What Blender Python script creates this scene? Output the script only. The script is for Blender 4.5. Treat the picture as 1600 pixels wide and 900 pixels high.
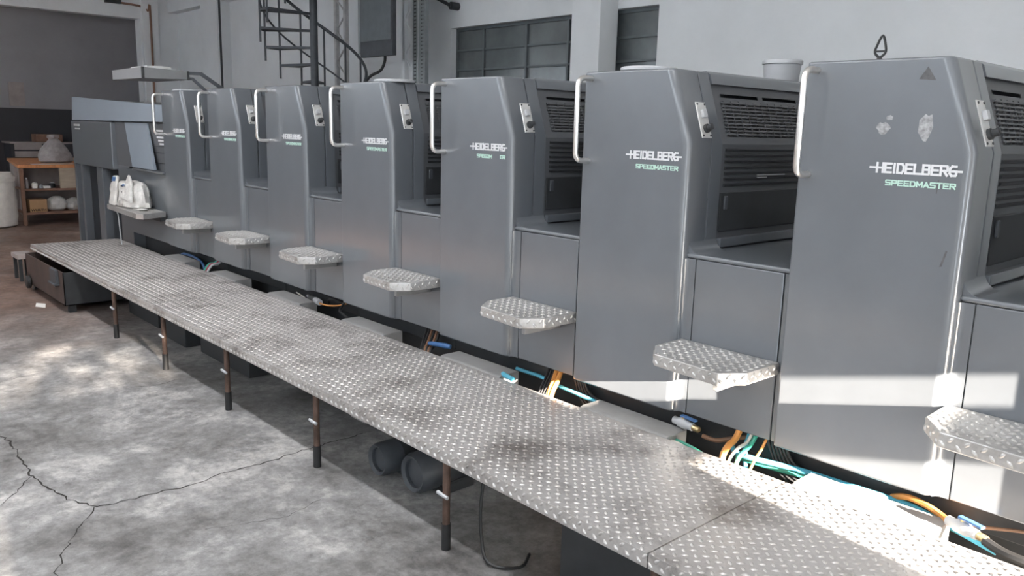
import bpy, bmesh, math, random
from mathutils import Vector, Matrix

for o in list(bpy.data.objects):
    bpy.data.objects.remove(o)
scene = bpy.context.scene
C = scene.collection
random.seed(7)
PI = math.pi

# ------------------------------------------------------------------ camera
cam_d = bpy.data.cameras.new('camera')
cam = bpy.data.objects.new('camera', cam_d); C.objects.link(cam)
cam_d.sensor_width = 36.0
cam_d.lens = 36.0 * 1269.9 / 1600
cam_d.clip_start = 0.05; cam_d.clip_end = 200
yaw, pit, rol = -0.8305, -0.1937, 0.0262
_d = Vector((math.sin(yaw)*math.cos(pit), math.cos(yaw)*math.cos(pit), math.sin(pit)))
_r = _d.cross(Vector((0, 0, 1))).normalized(); _u = _r.cross(_d)
r_ = math.cos(rol)*_r + math.sin(rol)*_u
u_ = -math.sin(rol)*_r + math.cos(rol)*_u
M3 = Matrix((r_, u_, -_d)).transposed()
cam.matrix_world = Matrix.Translation((8.1524, -2.8482, 1.7307)) @ M3.to_4x4()
scene.camera = cam

# ------------------------------------------------------------------ light
scene.view_settings.view_transform = 'Standard'
scene.view_settings.look = 'None'
scene.view_settings.gamma = 1.0
scene.view_settings.use_curve_mapping = False
scene.view_settings.exposure = 0.0

world = bpy.data.worlds.new('world'); scene.world = world
world.use_nodes = True
bg = world.node_tree.nodes['Background']
bg.inputs[0].default_value = (0.80, 0.90, 1.0, 1)
bg.inputs[1].default_value = 14.0

sun_d = bpy.data.lights.new('sun_offscreen', 'SUN')
sun = bpy.data.objects.new('sun_offscreen', sun_d); C.objects.link(sun)
sun_d.energy = 150.0; sun_d.angle = math.radians(0.35); sun_d.color = (1.0, 0.88, 0.74)
sdir = Vector((-1, 0.135, -0.253)).normalized()
sun.rotation_euler = sdir.to_track_quat('-Z', 'Y').to_euler()
sun.location = (14, -3, 6)

def area(name, loc, sx, sy, power, color=(1, 1, 1), rot=(0, 0, 0)):
    d = bpy.data.lights.new(name, 'AREA'); d.shape = 'RECTANGLE'; d.size = sx; d.size_y = sy
    d.energy = power; d.color = color
    o = bpy.data.objects.new(name, d); C.objects.link(o); o.location = loc; o.rotation_euler = rot
    return o
area('ceiling_lamp_front_offscreen', (4.0, -1.9, 4.2), 10.0, 0.18, 250, (0.97, 0.98, 1.0))

# ------------------------------------------------------------------ materials
def mat(name, col, rough=0.5, metal=0.0, var=0.12, scale=6.0, col2=None, bump=0.0, bscale=60.0, rvar=0.08, spec=0.5, coat=0.0, stretch=None):
    m = bpy.data.materials.new(name); m.use_nodes = True
    nt = m.node_tree; b = nt.nodes['Principled BSDF']
    tc = nt.nodes.new('ShaderNodeTexCoord')
    src = tc.outputs['Object']
    if stretch:
        mp = nt.nodes.new('ShaderNodeMapping'); mp.inputs['Scale'].default_value = stretch
        nt.links.new(src, mp.inputs['Vector']); src = mp.outputs['Vector']
    n = nt.nodes.new('ShaderNodeTexNoise'); n.inputs['Scale'].default_value = scale
    n.inputs['Detail'].default_value = 5; n.inputs['Roughness'].default_value = 0.6
    nt.links.new(src, n.inputs['Vector'])
    cr = nt.nodes.new('ShaderNodeValToRGB')
    c2 = col2 or tuple(min(1, c*(1+var)) for c in col)
    c1 = col if col2 else tuple(c*(1-var) for c in col)
    cr.color_ramp.elements[0].position = 0.34; cr.color_ramp.elements[0].color = (*c1, 1)
    cr.color_ramp.elements[1].position = 0.66; cr.color_ramp.elements[1].color = (*c2, 1)
    nt.links.new(n.outputs['Fac'], cr.inputs['Fac'])
    nt.links.new(cr.outputs['Color'], b.inputs['Base Color'])
    mr = nt.nodes.new('ShaderNodeMapRange')
    mr.inputs['To Min'].default_value = max(0.02, rough-rvar); mr.inputs['To Max'].default_value = min(1, rough+rvar)
    nt.links.new(n.outputs['Fac'], mr.inputs['Value']); nt.links.new(mr.outputs['Result'], b.inputs['Roughness'])
    b.inputs['Metallic'].default_value = metal
    b.inputs['Specular IOR Level'].default_value = spec
    b.inputs['Coat Weight'].default_value = coat; b.inputs['Coat Roughness'].default_value = 0.16
    if bump:
        n2 = nt.nodes.new('ShaderNodeTexNoise'); n2.inputs['Scale'].default_value = bscale; n2.inputs['Detail'].default_value = 4
        nt.links.new(src, n2.inputs['Vector'])
        bp = nt.nodes.new('ShaderNodeBump'); bp.inputs['Strength'].default_value = bump; bp.inputs['Distance'].default_value = 0.01
        nt.links.new(n2.outputs['Fac'], bp.inputs['Height']); nt.links.new(bp.outputs['Normal'], b.inputs['Normal'])
    return m

M = {}
M['press'] = mat('press_paint', (0.112, 0.123, 0.138), 0.30, 0, 0.06, 3.0, rvar=0.03, coat=0.7)
M['press2'] = mat('press_guard_paint', (0.085, 0.089, 0.097), 0.45, 0, 0.06, 4.0)
M['press_sky'] = mat('press_hood_sky_sheen', (0.20, 0.235, 0.275), 0.32, 0, 0.05, 3.0, rvar=0.04)  # press colour made paler and bluer for sky reflected in hood and guide plate
M['dark'] = mat('dark_metal', (0.030, 0.032, 0.035), 0.55, 0, 0.2, 9.0)
M['chrome'] = mat('steel_handle', (0.72, 0.705, 0.69), 0.34, 1.0, 0.04, 3, rvar=0.02)
M['alu'] = mat('control_plate_aluminium', (0.72, 0.72, 0.71), 0.38, 0.6, 0.06, 20)
M['white'] = mat('lettering_white', (0.56, 0.57, 0.59), 0.4, 0, 0.03)
M['green'] = mat('lettering_green', (0.42, 0.60, 0.53), 0.5, 0, 0.03)
M['ledge'] = mat('ledge_grey', (0.25, 0.248, 0.245), 0.5, 0, 0.12, 9)
M['wall'] = mat('wall_plaster', (0.74, 0.755, 0.77), 0.85, 0, 0.04, 1.6, bump=0.12, bscale=25)
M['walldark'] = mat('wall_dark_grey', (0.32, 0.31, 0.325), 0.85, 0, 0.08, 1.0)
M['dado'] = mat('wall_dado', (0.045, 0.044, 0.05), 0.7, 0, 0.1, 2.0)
M['frame'] = mat('window_frame', (0.115, 0.13, 0.14), 0.55, 0, 0.12, 8)
M['glass'] = mat('window_glass', (0.13, 0.145, 0.15), 0.18, 0, 0.2, 2.5, rvar=0.06)
M['ironblue'] = mat('stair_iron', (0.062, 0.068, 0.078), 0.5, 0.1, 0.15, 10)
M['lattice'] = mat('lattice_paint', (0.47, 0.46, 0.46), 0.6, 0, 0.15, 8)
M['latticegrey'] = mat('perforated_grey', (0.24, 0.26, 0.27), 0.6, 0, 0.12, 10)
M['rust'] = mat('rusty_pipe', (0.10, 0.062, 0.048), 0.6, 0.3, 0.35, 14)
M['rubber'] = mat('black_rubber', (0.018, 0.018, 0.019), 0.5, 0, 0.2)
M['hoseblue'] = mat('hose_blue', (0.09, 0.42, 0.58), 0.35, 0, 0.1)
M['hosenavy'] = mat('hose_navy', (0.05, 0.13, 0.30), 0.35, 0, 0.1)
M['hosegreen'] = mat('hose_green', (0.05, 0.33, 0.24), 0.35, 0, 0.12)
M['hoseorange'] = mat('hose_orange', (0.62, 0.27, 0.07), 0.4, 0, 0.15)
M['hosebrown'] = mat('hose_brown', (0.20, 0.105, 0.06), 0.5, 0, 0.2)
M['hoseclear'] = mat('hose_clear', (0.62, 0.60, 0.54), 0.3, 0, 0.1)
M['red'] = mat('hose_red', (0.26, 0.035, 0.06), 0.4, 0, 0.1)
M['brass'] = mat('brass', (0.62, 0.48, 0.27), 0.35, 0.9, 0.1)
M['plastic'] = mat('plastic_bag_white', (0.60, 0.585, 0.56), 0.42, 0, 0.16, 14, bump=1.0, bscale=16)
M['plasticgrey'] = mat('plastic_bag_grey', (0.30, 0.275, 0.275), 0.45, 0, 0.2, 12, bump=0.6, bscale=18)
M['sack'] = mat('woven_sack', (0.74, 0.69, 0.64), 0.8, 0, 0.07, 10, bump=0.3, bscale=40)
M['orangewood'] = mat('bench_orange_wood', (0.56, 0.235, 0.095), 0.5, 0, 0.2, 4, stretch=(1, 6, 1))
M['benchgrey'] = mat('bench_grey', (0.36, 0.31, 0.295), 0.7, 0, 0.12, 5)
M['benchwood'] = mat('bench_drawer_wood', (0.42, 0.345, 0.27), 0.65, 0, 0.12, 4, stretch=(1, 1, 6))
M['shelfbrown'] = mat('bench_shelf_brown', (0.23, 0.125, 0.085), 0.65, 0, 0.2, 6)
M['card'] = mat('cardboard', (0.42, 0.255, 0.135), 0.8, 0, 0.08, 8)
M['bucket'] = mat('bucket_grey', (0.42, 0.43, 0.45), 0.4, 0, 0.05, 5)
M['console'] = mat('console_grey', (0.22, 0.225, 0.235), 0.45, 0, 0.06, 5)
M['paper'] = mat('paper', (0.82, 0.80, 0.76), 0.7, 0, 0.04, 8)
M['concgrey'] = mat('crack_dirt', (0.03, 0.027, 0.025), 0.95, 0, 0.3, 30)
M['drawer'] = mat('drawer_rusty_steel', (0.085, 0.060, 0.052), 0.5, 0.3, 0.35, 7)
M['scuff'] = mat('tape_residue', (0.26, 0.265, 0.275), 0.7, 0, 0.35, 60)
M['smudge'] = mat('dark_smudge', (0.075, 0.076, 0.08), 0.6, 0, 0.25, 60)
M['outwall'] = mat('entrance_wall', (0.5, 0.49, 0.47), 0.9, 0, 0.06, 2)

# galvanised tread plate with dirt stains
def plate_mat(name, base, dirt, metal=0.68):
    m = bpy.data.materials.new(name); m.use_nodes = True
    nt = m.node_tree; b = nt.nodes['Principled BSDF']
    tc = nt.nodes.new('ShaderNodeTexCoord')
    n = nt.nodes.new('ShaderNodeTexNoise'); n.inputs['Scale'].default_value = 2.6; n.inputs['Detail'].default_value = 9; n.inputs['Roughness'].default_value = 0.72
    n2 = nt.nodes.new('ShaderNodeTexNoise'); n2.inputs['Scale'].default_value = 70; n2.inputs['Detail'].default_value = 3
    nt.links.new(tc.outputs['Object'], n.inputs['Vector']); nt.links.new(tc.outputs['Object'], n2.inputs['Vector'])
    cr = nt.nodes.new('ShaderNodeValToRGB')
    e = cr.color_ramp.elements
    e[0].position = 0.30; e[0].color = (*dirt, 1); e[1].position = 0.50; e[1].color = (*base, 1)
    nt.links.new(n.outputs['Fac'], cr.inputs['Fac'])
    mx = nt.nodes.new('ShaderNodeMixRGB'); mx.blend_type = 'MULTIPLY'; mx.inputs[0].default_value = 0.30
    nt.links.new(cr.outputs['Color'], mx.inputs[1]); nt.links.new(n2.outputs['Fac'], mx.inputs[2])
    nt.links.new(mx.outputs['Color'], b.inputs['Base Color'])
    b.inputs['Metallic'].default_value = metal; b.inputs['Roughness'].default_value = 0.42
    return m
M['tread'] = plate_mat('tread_plate', (0.66, 0.635, 0.62), (0.24, 0.215, 0.20))
M['step'] = plate_mat('step_plate', (0.62, 0.61, 0.60), (0.40, 0.385, 0.37))

# concrete floor: grey mottled slab, red-brown worn screed at the far end
def floor_mat():
    m = bpy.data.materials.new('concrete_floor'); m.use_nodes = True
    nt = m.node_tree; b = nt.nodes['Principled BSDF']; L = nt.links
    tc = nt.nodes.new('ShaderNodeTexCoord'); obj = tc.outputs['Object']
    def noise(s, d=6, r=0.6, dist=0.0):
        n = nt.nodes.new('ShaderNodeTexNoise'); n.inputs['Scale'].default_value = s; n.inputs['Detail'].default_value = d
        n.inputs['Roughness'].default_value = r; n.inputs['Distortion'].default_value = dist; L.new(obj, n.inputs['Vector']); return n.outputs['Fac']
    def ramp(f, stops):
        cr = nt.nodes.new('ShaderNodeValToRGB'); e = cr.color_ramp.elements
        while len(e) < len(stops): e.new(0.5)
        for i, (p, c) in enumerate(stops): e[i].position = p; e[i].color = (*c, 1)
        L.new(f, cr.inputs['Fac']); return cr.outputs['Color']
    grey = ramp(noise(1.3, 14, 0.70, 0.25), [(0.32, (0.09, 0.085, 0.082)), (0.45, (0.20, 0.195, 0.192)), (0.52, (0.25, 0.246, 0.246)), (0.60, (0.40, 0.39, 0.38)), (0.72, (0.55, 0.53, 0.50))])
    brown = ramp(noise(1.1, 8, 0.65, 0.6), [(0.32, (0.105, 0.068, 0.055)), (0.5, (0.215, 0.14, 0.112)), (0.7, (0.33, 0.235, 0.195))])
    sx = nt.nodes.new('ShaderNodeSeparateXYZ'); L.new(obj, sx.inputs[0])
    ad = nt.nodes.new('ShaderNodeMath'); ad.operation = 'MULTIPLY_ADD'
    L.new(noise(0.8, 5), ad.inputs[0]); ad.inputs[1].default_value = 3.0; L.new(sx.outputs['X'], ad.inputs[2])
    mr = nt.nodes.new('ShaderNodeMapRange'); mr.inputs['From Min'].default_value = 0.6; mr.inputs['From Max'].default_value = 3.6
    L.new(ad.outputs[0], mr.inputs['Value'])
    mx = nt.nodes.new('ShaderNodeMixRGB'); L.new(mr.outputs['Result'], mx.inputs[0]); L.new(brown, mx.inputs[1]); L.new(grey, mx.inputs[2])
    fine = nt.nodes.new('ShaderNodeMixRGB'); fine.blend_type = 'OVERLAY'; fine.inputs[0].default_value = 0.6
    L.new(mx.outputs['Color'], fine.inputs[1]); L.new(ramp(noise(14, 12, 0.8), [(0.36, (0.18, 0.18, 0.18)), (0.64, (0.82, 0.82, 0.82))]), fine.inputs[2])
    L.new(fine.outputs['Color'], b.inputs['Base Color'])
    rr = nt.nodes.new('ShaderNodeMapRange'); rr.inputs['From Min'].default_value = 0.3; rr.inputs['From Max'].default_value = 0.7
    rr.inputs['To Min'].default_value = 0.34; rr.inputs['To Max'].default_value = 0.62
    L.new(noise(2.2, 6), rr.inputs['Value']); L.new(rr.outputs['Result'], b.inputs['Roughness'])
    bp = nt.nodes.new('ShaderNodeBump'); bp.inputs['Strength'].default_value = 0.35; bp.inputs['Distance'].default_value = 0.012
    L.new(noise(7, 8, 0.7), bp.inputs['Height']); L.new(bp.outputs['Normal'], b.inputs['Normal'])
    return m
M['floor'] = floor_mat()

# ------------------------------------------------------------------ mesh helpers
WN = set()      # bevelled meshes that keep their flat faces flat
class MB:
    def __init__(s): s.v = []; s.f = []
    def add(s, vs, fs):
        k = len(s.v); s.v += [tuple(p) for p in vs]; s.f += [tuple(i+k for i in q) for q in fs]; return s
    def box(s, x0, x1, y0, y1, z0, z1):
        return s.add([(x0,y0,z0),(x1,y0,z0),(x1,y1,z0),(x0,y1,z0),(x0,y0,z1),(x1,y0,z1),(x1,y1,z1),(x0,y1,z1)],
                     [(0,3,2,1),(4,5,6,7),(0,1,5,4),(1,2,6,5),(2,3,7,6),(3,0,4,7)])
    def prism_y(s, poly, y0, y1):          # poly of (x,z), counter-clockwise seen from -y
        n = len(poly)
        vs = [(x, y0, z) for x, z in poly] + [(x, y1, z) for x, z in poly]
        fs = [tuple(range(n)), tuple(range(2*n-1, n-1, -1))] + [(i, i+n, (i+1) % n+n, (i+1) % n) for i in range(n)]
        return s.add(vs, fs)
    def prism_x(s, poly, x0, x1):          # poly of (y,z)
        n = len(poly)
        vs = [(x0, y, z) for y, z in poly] + [(x1, y, z) for y, z in poly]
        fs = [tuple(range(n-1, -1, -1)), tuple(range(n, 2*n))] + [(i, (i+1) % n, (i+1) % n+n, i+n) for i in range(n)]
        return s.add(vs, fs)
    def prism_z(s, poly, z0, z1):          # poly of (x,y) ccw from above
        n = len(poly)
        vs = [(x, y, z0) for x, y in poly] + [(x, y, z1) for x, y in poly]
        fs = [tuple(range(n-1, -1, -1)), tuple(range(n, 2*n))] + [(i, (i+1) % n, (i+1) % n+n, i+n) for i in range(n)]
        return s.add(vs, fs)
    def bar(s, a, b, w, h=None):           # rectangular bar between two points
        a = Vector(a); b = Vector(b); h = h or w; d = (b-a).normalized()
        up = Vector((0, 0, 1)) if abs(d.z) < 0.95 else Vector((1, 0, 0))
        sd = d.cross(up).normalized()*w/2; uu = sd.cross(d).normalized()*h/2
        vs = [a-sd-uu, a+sd-uu, a+sd+uu, a-sd+uu, b-sd-uu, b+sd-uu, b+sd+uu, b-sd+uu]
        return s.add(vs, [(0,1,2,3),(7,6,5,4),(0,4,5,1),(1,5,6,2),(2,6,7,3),(3,7,4,0)])
    def tube(s, pts, r, n=8, smooth=4):
        P = [Vector(p) for p in pts]
        if smooth > 1 and len(P) > 2:
            Q = []
            for i in range(len(P)-1):
                p0 = P[max(0, i-1)]; p1 = P[i]; p2 = P[i+1]; p3 = P[min(len(P)-1, i+2)]
                for k in range(smooth):
                    t = k/smooth
                    Q.append(0.5*((2*p1)+(p2-p0)*t+(2*p0-5*p1+4*p2-p3)*t*t+(3*p1-p0-3*p2+p3)*t**3))
            Q.append(P[-1]); P = Q
        vs = []; up = None
        for i, p in enumerate(P):
            t = (P[min(i+1, len(P)-1)]-P[max(i-1, 0)]).normalized()
            if up is None:
                up = Vector((0, 0, 1)) if abs(t.z) < 0.9 else Vector((1, 0, 0))
            a = (up - t*up.dot(t)).normalized(); up = a; b = t.cross(a)
            rr = r[min(i, len(r)-1)] if isinstance(r, (list, tuple)) else r
            for k in range(n):
                an = 2*PI*k/n; vs.append(p + (a*math.cos(an)+b*math.sin(an))*rr)
        m = len(P)
        fs = [(i*n+k, i*n+(k+1) % n, (i+1)*n+(k+1) % n, (i+1)*n+k) for i in range(m-1) for k in range(n)]
        fs += [tuple(range(n-1, -1, -1)), tuple(range((m-1)*n, m*n))]
        return s.add(vs, fs)
    def lathe(s, prof, c, n=20, axis='z'):  # prof of (r,h)
        vs = []
        for rr, h in prof:
            for k in range(n):
                a = 2*PI*k/n; p = (rr*math.cos(a), rr*math.sin(a), h)
                if axis == 'y': p = (p[0], p[2], p[1])
                if axis == 'x': p = (p[2], p[0], p[1])
                vs.append((p[0]+c[0], p[1]+c[1], p[2]+c[2]))
        m = len(prof)
        fs = [(i*n+k, i*n+(k+1) % n, (i+1)*n+(k+1) % n, (i+1)*n+k) for i in range(m-1) for k in range(n)]
        fs += [tuple(range(n-1, -1, -1)), tuple(range((m-1)*n, m*n))]
        return s.add(vs, fs)
    def mesh(s, name, bevel=0.0, seg=2, smooth=True, big=None, bigr=0.0):
        me = bpy.data.meshes.new(name); me.from_pydata(s.v, [], s.f); me.update()
        bm = bmesh.new(); bm.from_mesh(me)
        bmesh.ops.recalc_face_normals(bm, faces=bm.faces)
        if big:
            ed = [e for e in bm.edges if big(e.verts[0].co, e.verts[1].co)]
            if ed: bmesh.ops.bevel(bm, geom=ed, offset=bigr, segments=5, profile=0.5, affect='EDGES', clamp_overlap=True)
        if bevel:
            ed = [e for e in bm.edges if len(e.link_faces) == 2 and e.calc_face_angle(0) > 0.5]
            bmesh.ops.bevel(bm, geom=ed, offset=bevel, segments=seg, profile=0.5, affect='EDGES', clamp_overlap=True)
        bm.to_mesh(me); bm.free()
        if smooth:
            for p in me.polygons: p.use_smooth = True
            me.set_sharp_from_angle(angle=math.radians(38))
        if bevel or big: WN.add(me.name)
        return me

def obj(name, me, m, parent=None, loc=(0, 0, 0), rot=(0, 0, 0), label=None):
    o = bpy.data.objects.new(name, me); C.objects.link(o)
    if m is not None and not me.materials: me.materials.append(m)
    o.location = loc; o.rotation_euler = rot
    if me.name in WN:
        w = o.modifiers.new('weighted_normal', 'WEIGHTED_NORMAL'); w.keep_sharp = True; w.weight = 80
    if parent is not None: o.parent = parent
    if label: o['label'] = label
    return o
def thing(name, label, cat, loc=(0, 0, 0), rz=0, group=None):
    o = bpy.data.objects.new(name, None); C.objects.link(o); o.empty_display_size = 0.1
    o.location = loc; o.rotation_euler = (0, 0, rz); o['label'] = label; o['category'] = cat
    if group: o['group'] = group
    return o
def tag(o, label, cat, group=None):
    o['label'] = label; o['category'] = cat
    if group: o['group'] = group
    return o
def struct(name, me, m, parent=None, label=None):
    o = obj(name, me, m, parent, label=label)
    if parent is None: o['kind'] = 'structure'
    return o
def copy_tree(o, parent=None):
    c = o.copy(); C.objects.link(c); c.parent = parent
    for ch in list(o.children): copy_tree(ch, c)
    return c

def text_mesh(body, size, extrude=0.001, offset=0.0, sx=1.0):
    cu = bpy.data.curves.new('txt', 'FONT'); cu.body = body; cu.size = size; cu.extrude = extrude; cu.offset = offset
    cu.resolution_u = 3; cu.space_character = 1.0
    t = bpy.data.objects.new('txt', cu); C.objects.link(t)
    dg = bpy.context.evaluated_depsgraph_get()
    me = bpy.data.meshes.new_from_object(t.evaluated_get(dg))
    bpy.data.objects.remove(t); bpy.data.curves.remove(cu)
    me.materials.clear()
    return me
def fit_text(me, x0, x1, z0, z1, y):
    xs = [v.co.x for v in me.vertices]; ys = [v.co.y for v in me.vertices]
    ax, bx = min(xs), max(xs); ay, by = min(ys), max(ys)
    for v in me.vertices:
        v.co = ((v.co.x-ax)/(bx-ax)*(x1-x0)+x0, y - v.co.z, (v.co.y-ay)/(by-ay)*(z1-z0)+z0)
    me.update(); return me

# raised lozenge studs of tread plate, joined
def studs(name, m, parent, spots, frame, L=0.030, Wd=0.0115, H=0.0040):
    """spots: (a,b,angle); frame: (origin, ea, eb, en)"""
    o0, ea, eb, en = [Vector(q) for q in frame]
    vs = []; fs = []
    base = [(-L/2, 0), (-L/5, -Wd/2), (L/5, -Wd/2), (L/2, 0), (L/5, Wd/2), (-L/5, Wd/2)]
    top = [(-L/4.2, 0), (0, -Wd/5), (L/4.2, 0), (0, Wd/5)]
    for a, b, an in spots:
        k = len(vs); c, s = math.cos(an), math.sin(an)
        for (p, q) in base: vs.append(o0 + ea*(a+p*c-q*s) + eb*(b+p*s+q*c))
        for (p, q) in top: vs.append(o0 + ea*(a+p*c-q*s) + eb*(b+p*s+q*c) + en*H)
        fs += [(k, k+1, k+6), (k+1, k+7, k+6), (k+1, k+2, k+7), (k+2, k+8, k+7), (k+2, k+3, k+8), (k+3, k+4, k+8),
               (k+4, k+9, k+8), (k+4, k+5, k+9), (k+5, k+6, k+9), (k+5, k, k+6), (k+6, k+7, k+8, k+9)]
    me = bpy.data.meshes.new(name); me.from_pydata(vs, [], fs); me.update()
    for p in me.polygons: p.use_smooth = True
    o = obj(name, me, m, parent); o['kind'] = 'stuff'
    return o
def lattice_spots(a0, a1, b0, b1, p, inside=None, marg=0.012):
    out = []
    na = int((a1-a0)/p)+2; nb = int((b1-b0)/p)+2
    for i in range(na):
        for j in range(nb):
            for k, an in ((0, -PI/4), (0.5, PI/4)):
                a = a0+marg+(i+k)*p; b = b0+marg+(j+k)*p
                if a > a1-marg or b > b1-marg: continue
                if inside and not inside(a, b): continue
                out.append((a, b, an))
    return out

# ================================================================== SETTING
YW = 4.0; XL = -10.2; XR = 12.0; ZCE = 4.3; YF = -7.0
fl = struct('floor', MB().add([(-13, YF-3, 0), (XR+4, YF-3, 0), (XR+4, YW+0.3, 0), (-13, YW+0.3, 0)], [(0, 1, 2, 3)]).mesh('floor'), M['floor'])

def crack(pts, w):
    P = []
    for i in range(len(pts)-1):
        a = Vector(pts[i]); b = Vector(pts[i+1]); n = max(2, int((b-a).length/0.03))
        for k in range(n):
            t = k/n; q = a.lerp(b, t); q = q+Vector((random.uniform(-.012, .012), random.uniform(-.012, .012))); P.append(q)
    P.append(Vector(pts[-1]))
    vs = []; fs = []
    for i, q in enumerate(P):
        t = (P[min(i+1, len(P)-1)]-P[max(0, i-1)]).normalized(); nn = Vector((-t.y, t.x))*w*.5*random.uniform(.2, 1.0)*.5
        vs += [(q.x+nn.x, q.y+nn.y, 0.0012), (q.x-nn.x, q.y-nn.y, 0.0012)]
        if i: fs.append((2*i-2, 2*i-1, 2*i+1, 2*i))
    me = bpy.data.meshes.new('crack'); me.from_pydata(vs, [], fs); me.update()
    obj('crack', me, M['concgrey'], fl)
crack([(3.0, -2.08), (3.144, -2.065), (3.339, -2.042), (3.847, -2.06), (4.106, -2.023), (4.215, -1.995), (4.384, -1.92), (4.391, -1.881), (4.416, -1.529), (4.389, -1.328), (4.399, -1.164), (4.366, -0.895), (4.35, -0.5)], 0.022)
crack([(4.384, -1.92), (4.491, -2.001), (4.608, -2.081), (4.89, -2.208), (5.3, -2.5)], 0.014)
crack([(3.847, -2.06), (3.968, -2.139), (4.098, -2.242), (4.2, -2.6)], 0.012)
crack([(2.72, -0.95), (2.78, -1.1), (2.70, -1.25)], 0.008)
crack([(4.9, -1.62), (5.0, -1.3), (4.95, -1.1)], 0.007)
crack([(1.95, -2.4), (2.1, -1.9), (2.02, -1.6)], 0.008)

# back wall with two window openings
def wall_with_holes(x0, x1, z0, z1, y0, y1, holes):
    mb = MB(); xs = sorted({x0, x1, *[h[0] for h in holes], *[h[1] for h in holes]})
    for a, b in zip(xs, xs[1:]):
        hs = sorted([h for h in holes if h[0] <= a+1e-6 and h[1] >= b-1e-6], key=lambda h: h[2])
        z = z0
        for h in hs:
            if h[2] > z: mb.box(a, b, y0, y1, z, h[2])
            z = h[3]
        if z < z1: mb.box(a, b, y0, y1, z, z1)
    return mb
W1 = (-0.66, 1.62, 1.45, 3.0); W2 = (2.02, 2.75, 1.45, 3.0)
wb = struct('wall_back', wall_with_holes(XL-0.3, XR, 0, ZCE, YW, YW+0.25, [W1, W2]).mesh('wall_back', smooth=False), M['wall'])
obj('pillar', MB().box(1.80, 2.21, 3.72, YW, 0, ZCE).mesh('pillar', 0.006), M['wall'], wb)
obj('pillar', MB().box(-8.30, -7.52, 3.74, YW, 0, ZCE).mesh('pillar', 0.006), M['wall'], wb)
obj('ceiling_beam', MB().box(XL, XR, 3.80, YW, 3.95, ZCE).mesh('beam', 0.006), M['wall'], wb)

def window(name, w, cols, rows):
    x0, x1, z0, z1 = w
    o = struct(name, wall_with_holes(x0, x1, z0, z1, YW+0.09, YW+0.14, [(x0+.03, x1-.03, z0+.03, z1-.035)]).mesh('frame', smooth=False), M['frame'])
    for c in cols: obj('mullion', MB().box(c-.016, c+.016, YW+.085, YW+.13, z0+.03, z1-.035).mesh('mullion', smooth=False), M['frame'], o)
    zz = [z1-.035-(z1-z0-.065)*i/rows for i in range(rows+1)]
    for z in zz[1:-1]: obj('glazing_bar', MB().box(x0+.03, x1-.03, YW+.092, YW+.125, z-.013, z+.013).mesh('bar', smooth=False), M['frame'], o)
    cs = [x0+.03]+list(cols)+[x1-.03]
    for a, b in zip(cs, cs[1:]):
        for k in range(rows):
            t = random.uniform(-.004, .004)
            me = MB().add([(a, YW+.115+t, zz[k+1]), (b, YW+.115, zz[k+1]), (b, YW+.115-t, zz[k]), (a, YW+.115, zz[k]),
                           (a, YW+.119+t, zz[k+1]), (b, YW+.119, zz[k+1]), (b, YW+.119-t, zz[k]), (a, YW+.119, zz[k])],
                          [(0, 1, 2, 3), (7, 6, 5, 4), (0, 4, 5, 1), (1, 5, 6, 2), (2, 6, 7, 3), (3, 7, 4, 0)]).mesh('pane', smooth=False)
            obj('pane', me, M['glass'], o)
    return o
window('window_1', W1, (-0.10, 0.70, 1.40), 6)
window('window_2', W2, (2.10,), 6)

# end wall with a wide opening to a darker room
wl = MB()
wl.box(XL-0.3, XL, 3.22, YW, 0, ZCE); wl.box(XL-0.3, XL, YF, 3.22, 3.77, ZCE)
wlo = struct('wall_left', wl.mesh('wall_left', smooth=False), M['wall'])
obj('pillar', MB().box(XL, XL+.10, 3.24, 3.57, 0, ZCE).mesh('pillar', 0.006), M['wall'], wlo)
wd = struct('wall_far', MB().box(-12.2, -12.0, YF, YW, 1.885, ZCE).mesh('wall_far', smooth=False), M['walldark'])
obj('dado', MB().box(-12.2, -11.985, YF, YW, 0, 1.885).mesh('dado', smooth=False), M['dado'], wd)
obj('notice_board', MB().box(-11.985, -11.96, 1.07, 1.36, 1.93, 2.42).mesh('notice', .004), M['benchgrey'], wd)
struct('wall_annex', MB().box(-12.2, XL-0.3, YW, YW+.2, 0, ZCE).mesh('wall_annex', smooth=False), M['walldark'])
struct('ceiling', MB().box(-12.2, XR+0.3, YF, YW+0.25, ZCE, ZCE+0.2).mesh('ceiling', smooth=False), M['wall'])

# entrance wall behind the camera: the doorway and high window let the low sun in
def wall_x_holes(x0, x1, y0, y1, z0, z1, holes):
    mb = MB(); ys = sorted({y0, y1, *[h[0] for h in holes], *[h[1] for h in holes]})
    for a, b in zip(ys, ys[1:]):
        hs = sorted([h for h in holes if h[0] <= a+1e-6 and h[1] >= b-1e-6], key=lambda h: h[2]); z = z0
        for h in hs:
            if h[2] > z: mb.box(x0, x1, a, b, z, h[2])
            z = h[3]
        if z < z1: mb.box(x0, x1, a, b, z, z1)
    return mb
TZ = 0.253*XR
DOOR = (-1.02, 0.45, 0.0, TZ-1.176); FAN = (-1.02, 0.45, TZ-0.98, TZ-0.865)
HIGH = (-3.25, -2.15, 2.36, 2.70); SIDE = (-3.75, -3.30, 1.72, 2.0); GATE = (-5.9, -4.9, 0.0, 3.9)
struct('wall_right', wall_x_holes(XR, XR+0.03, YF, YW+0.25, 0, ZCE, [DOOR, FAN, HIGH, SIDE, GATE]).mesh('wall_right', smooth=False), M['outwall'])

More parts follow.
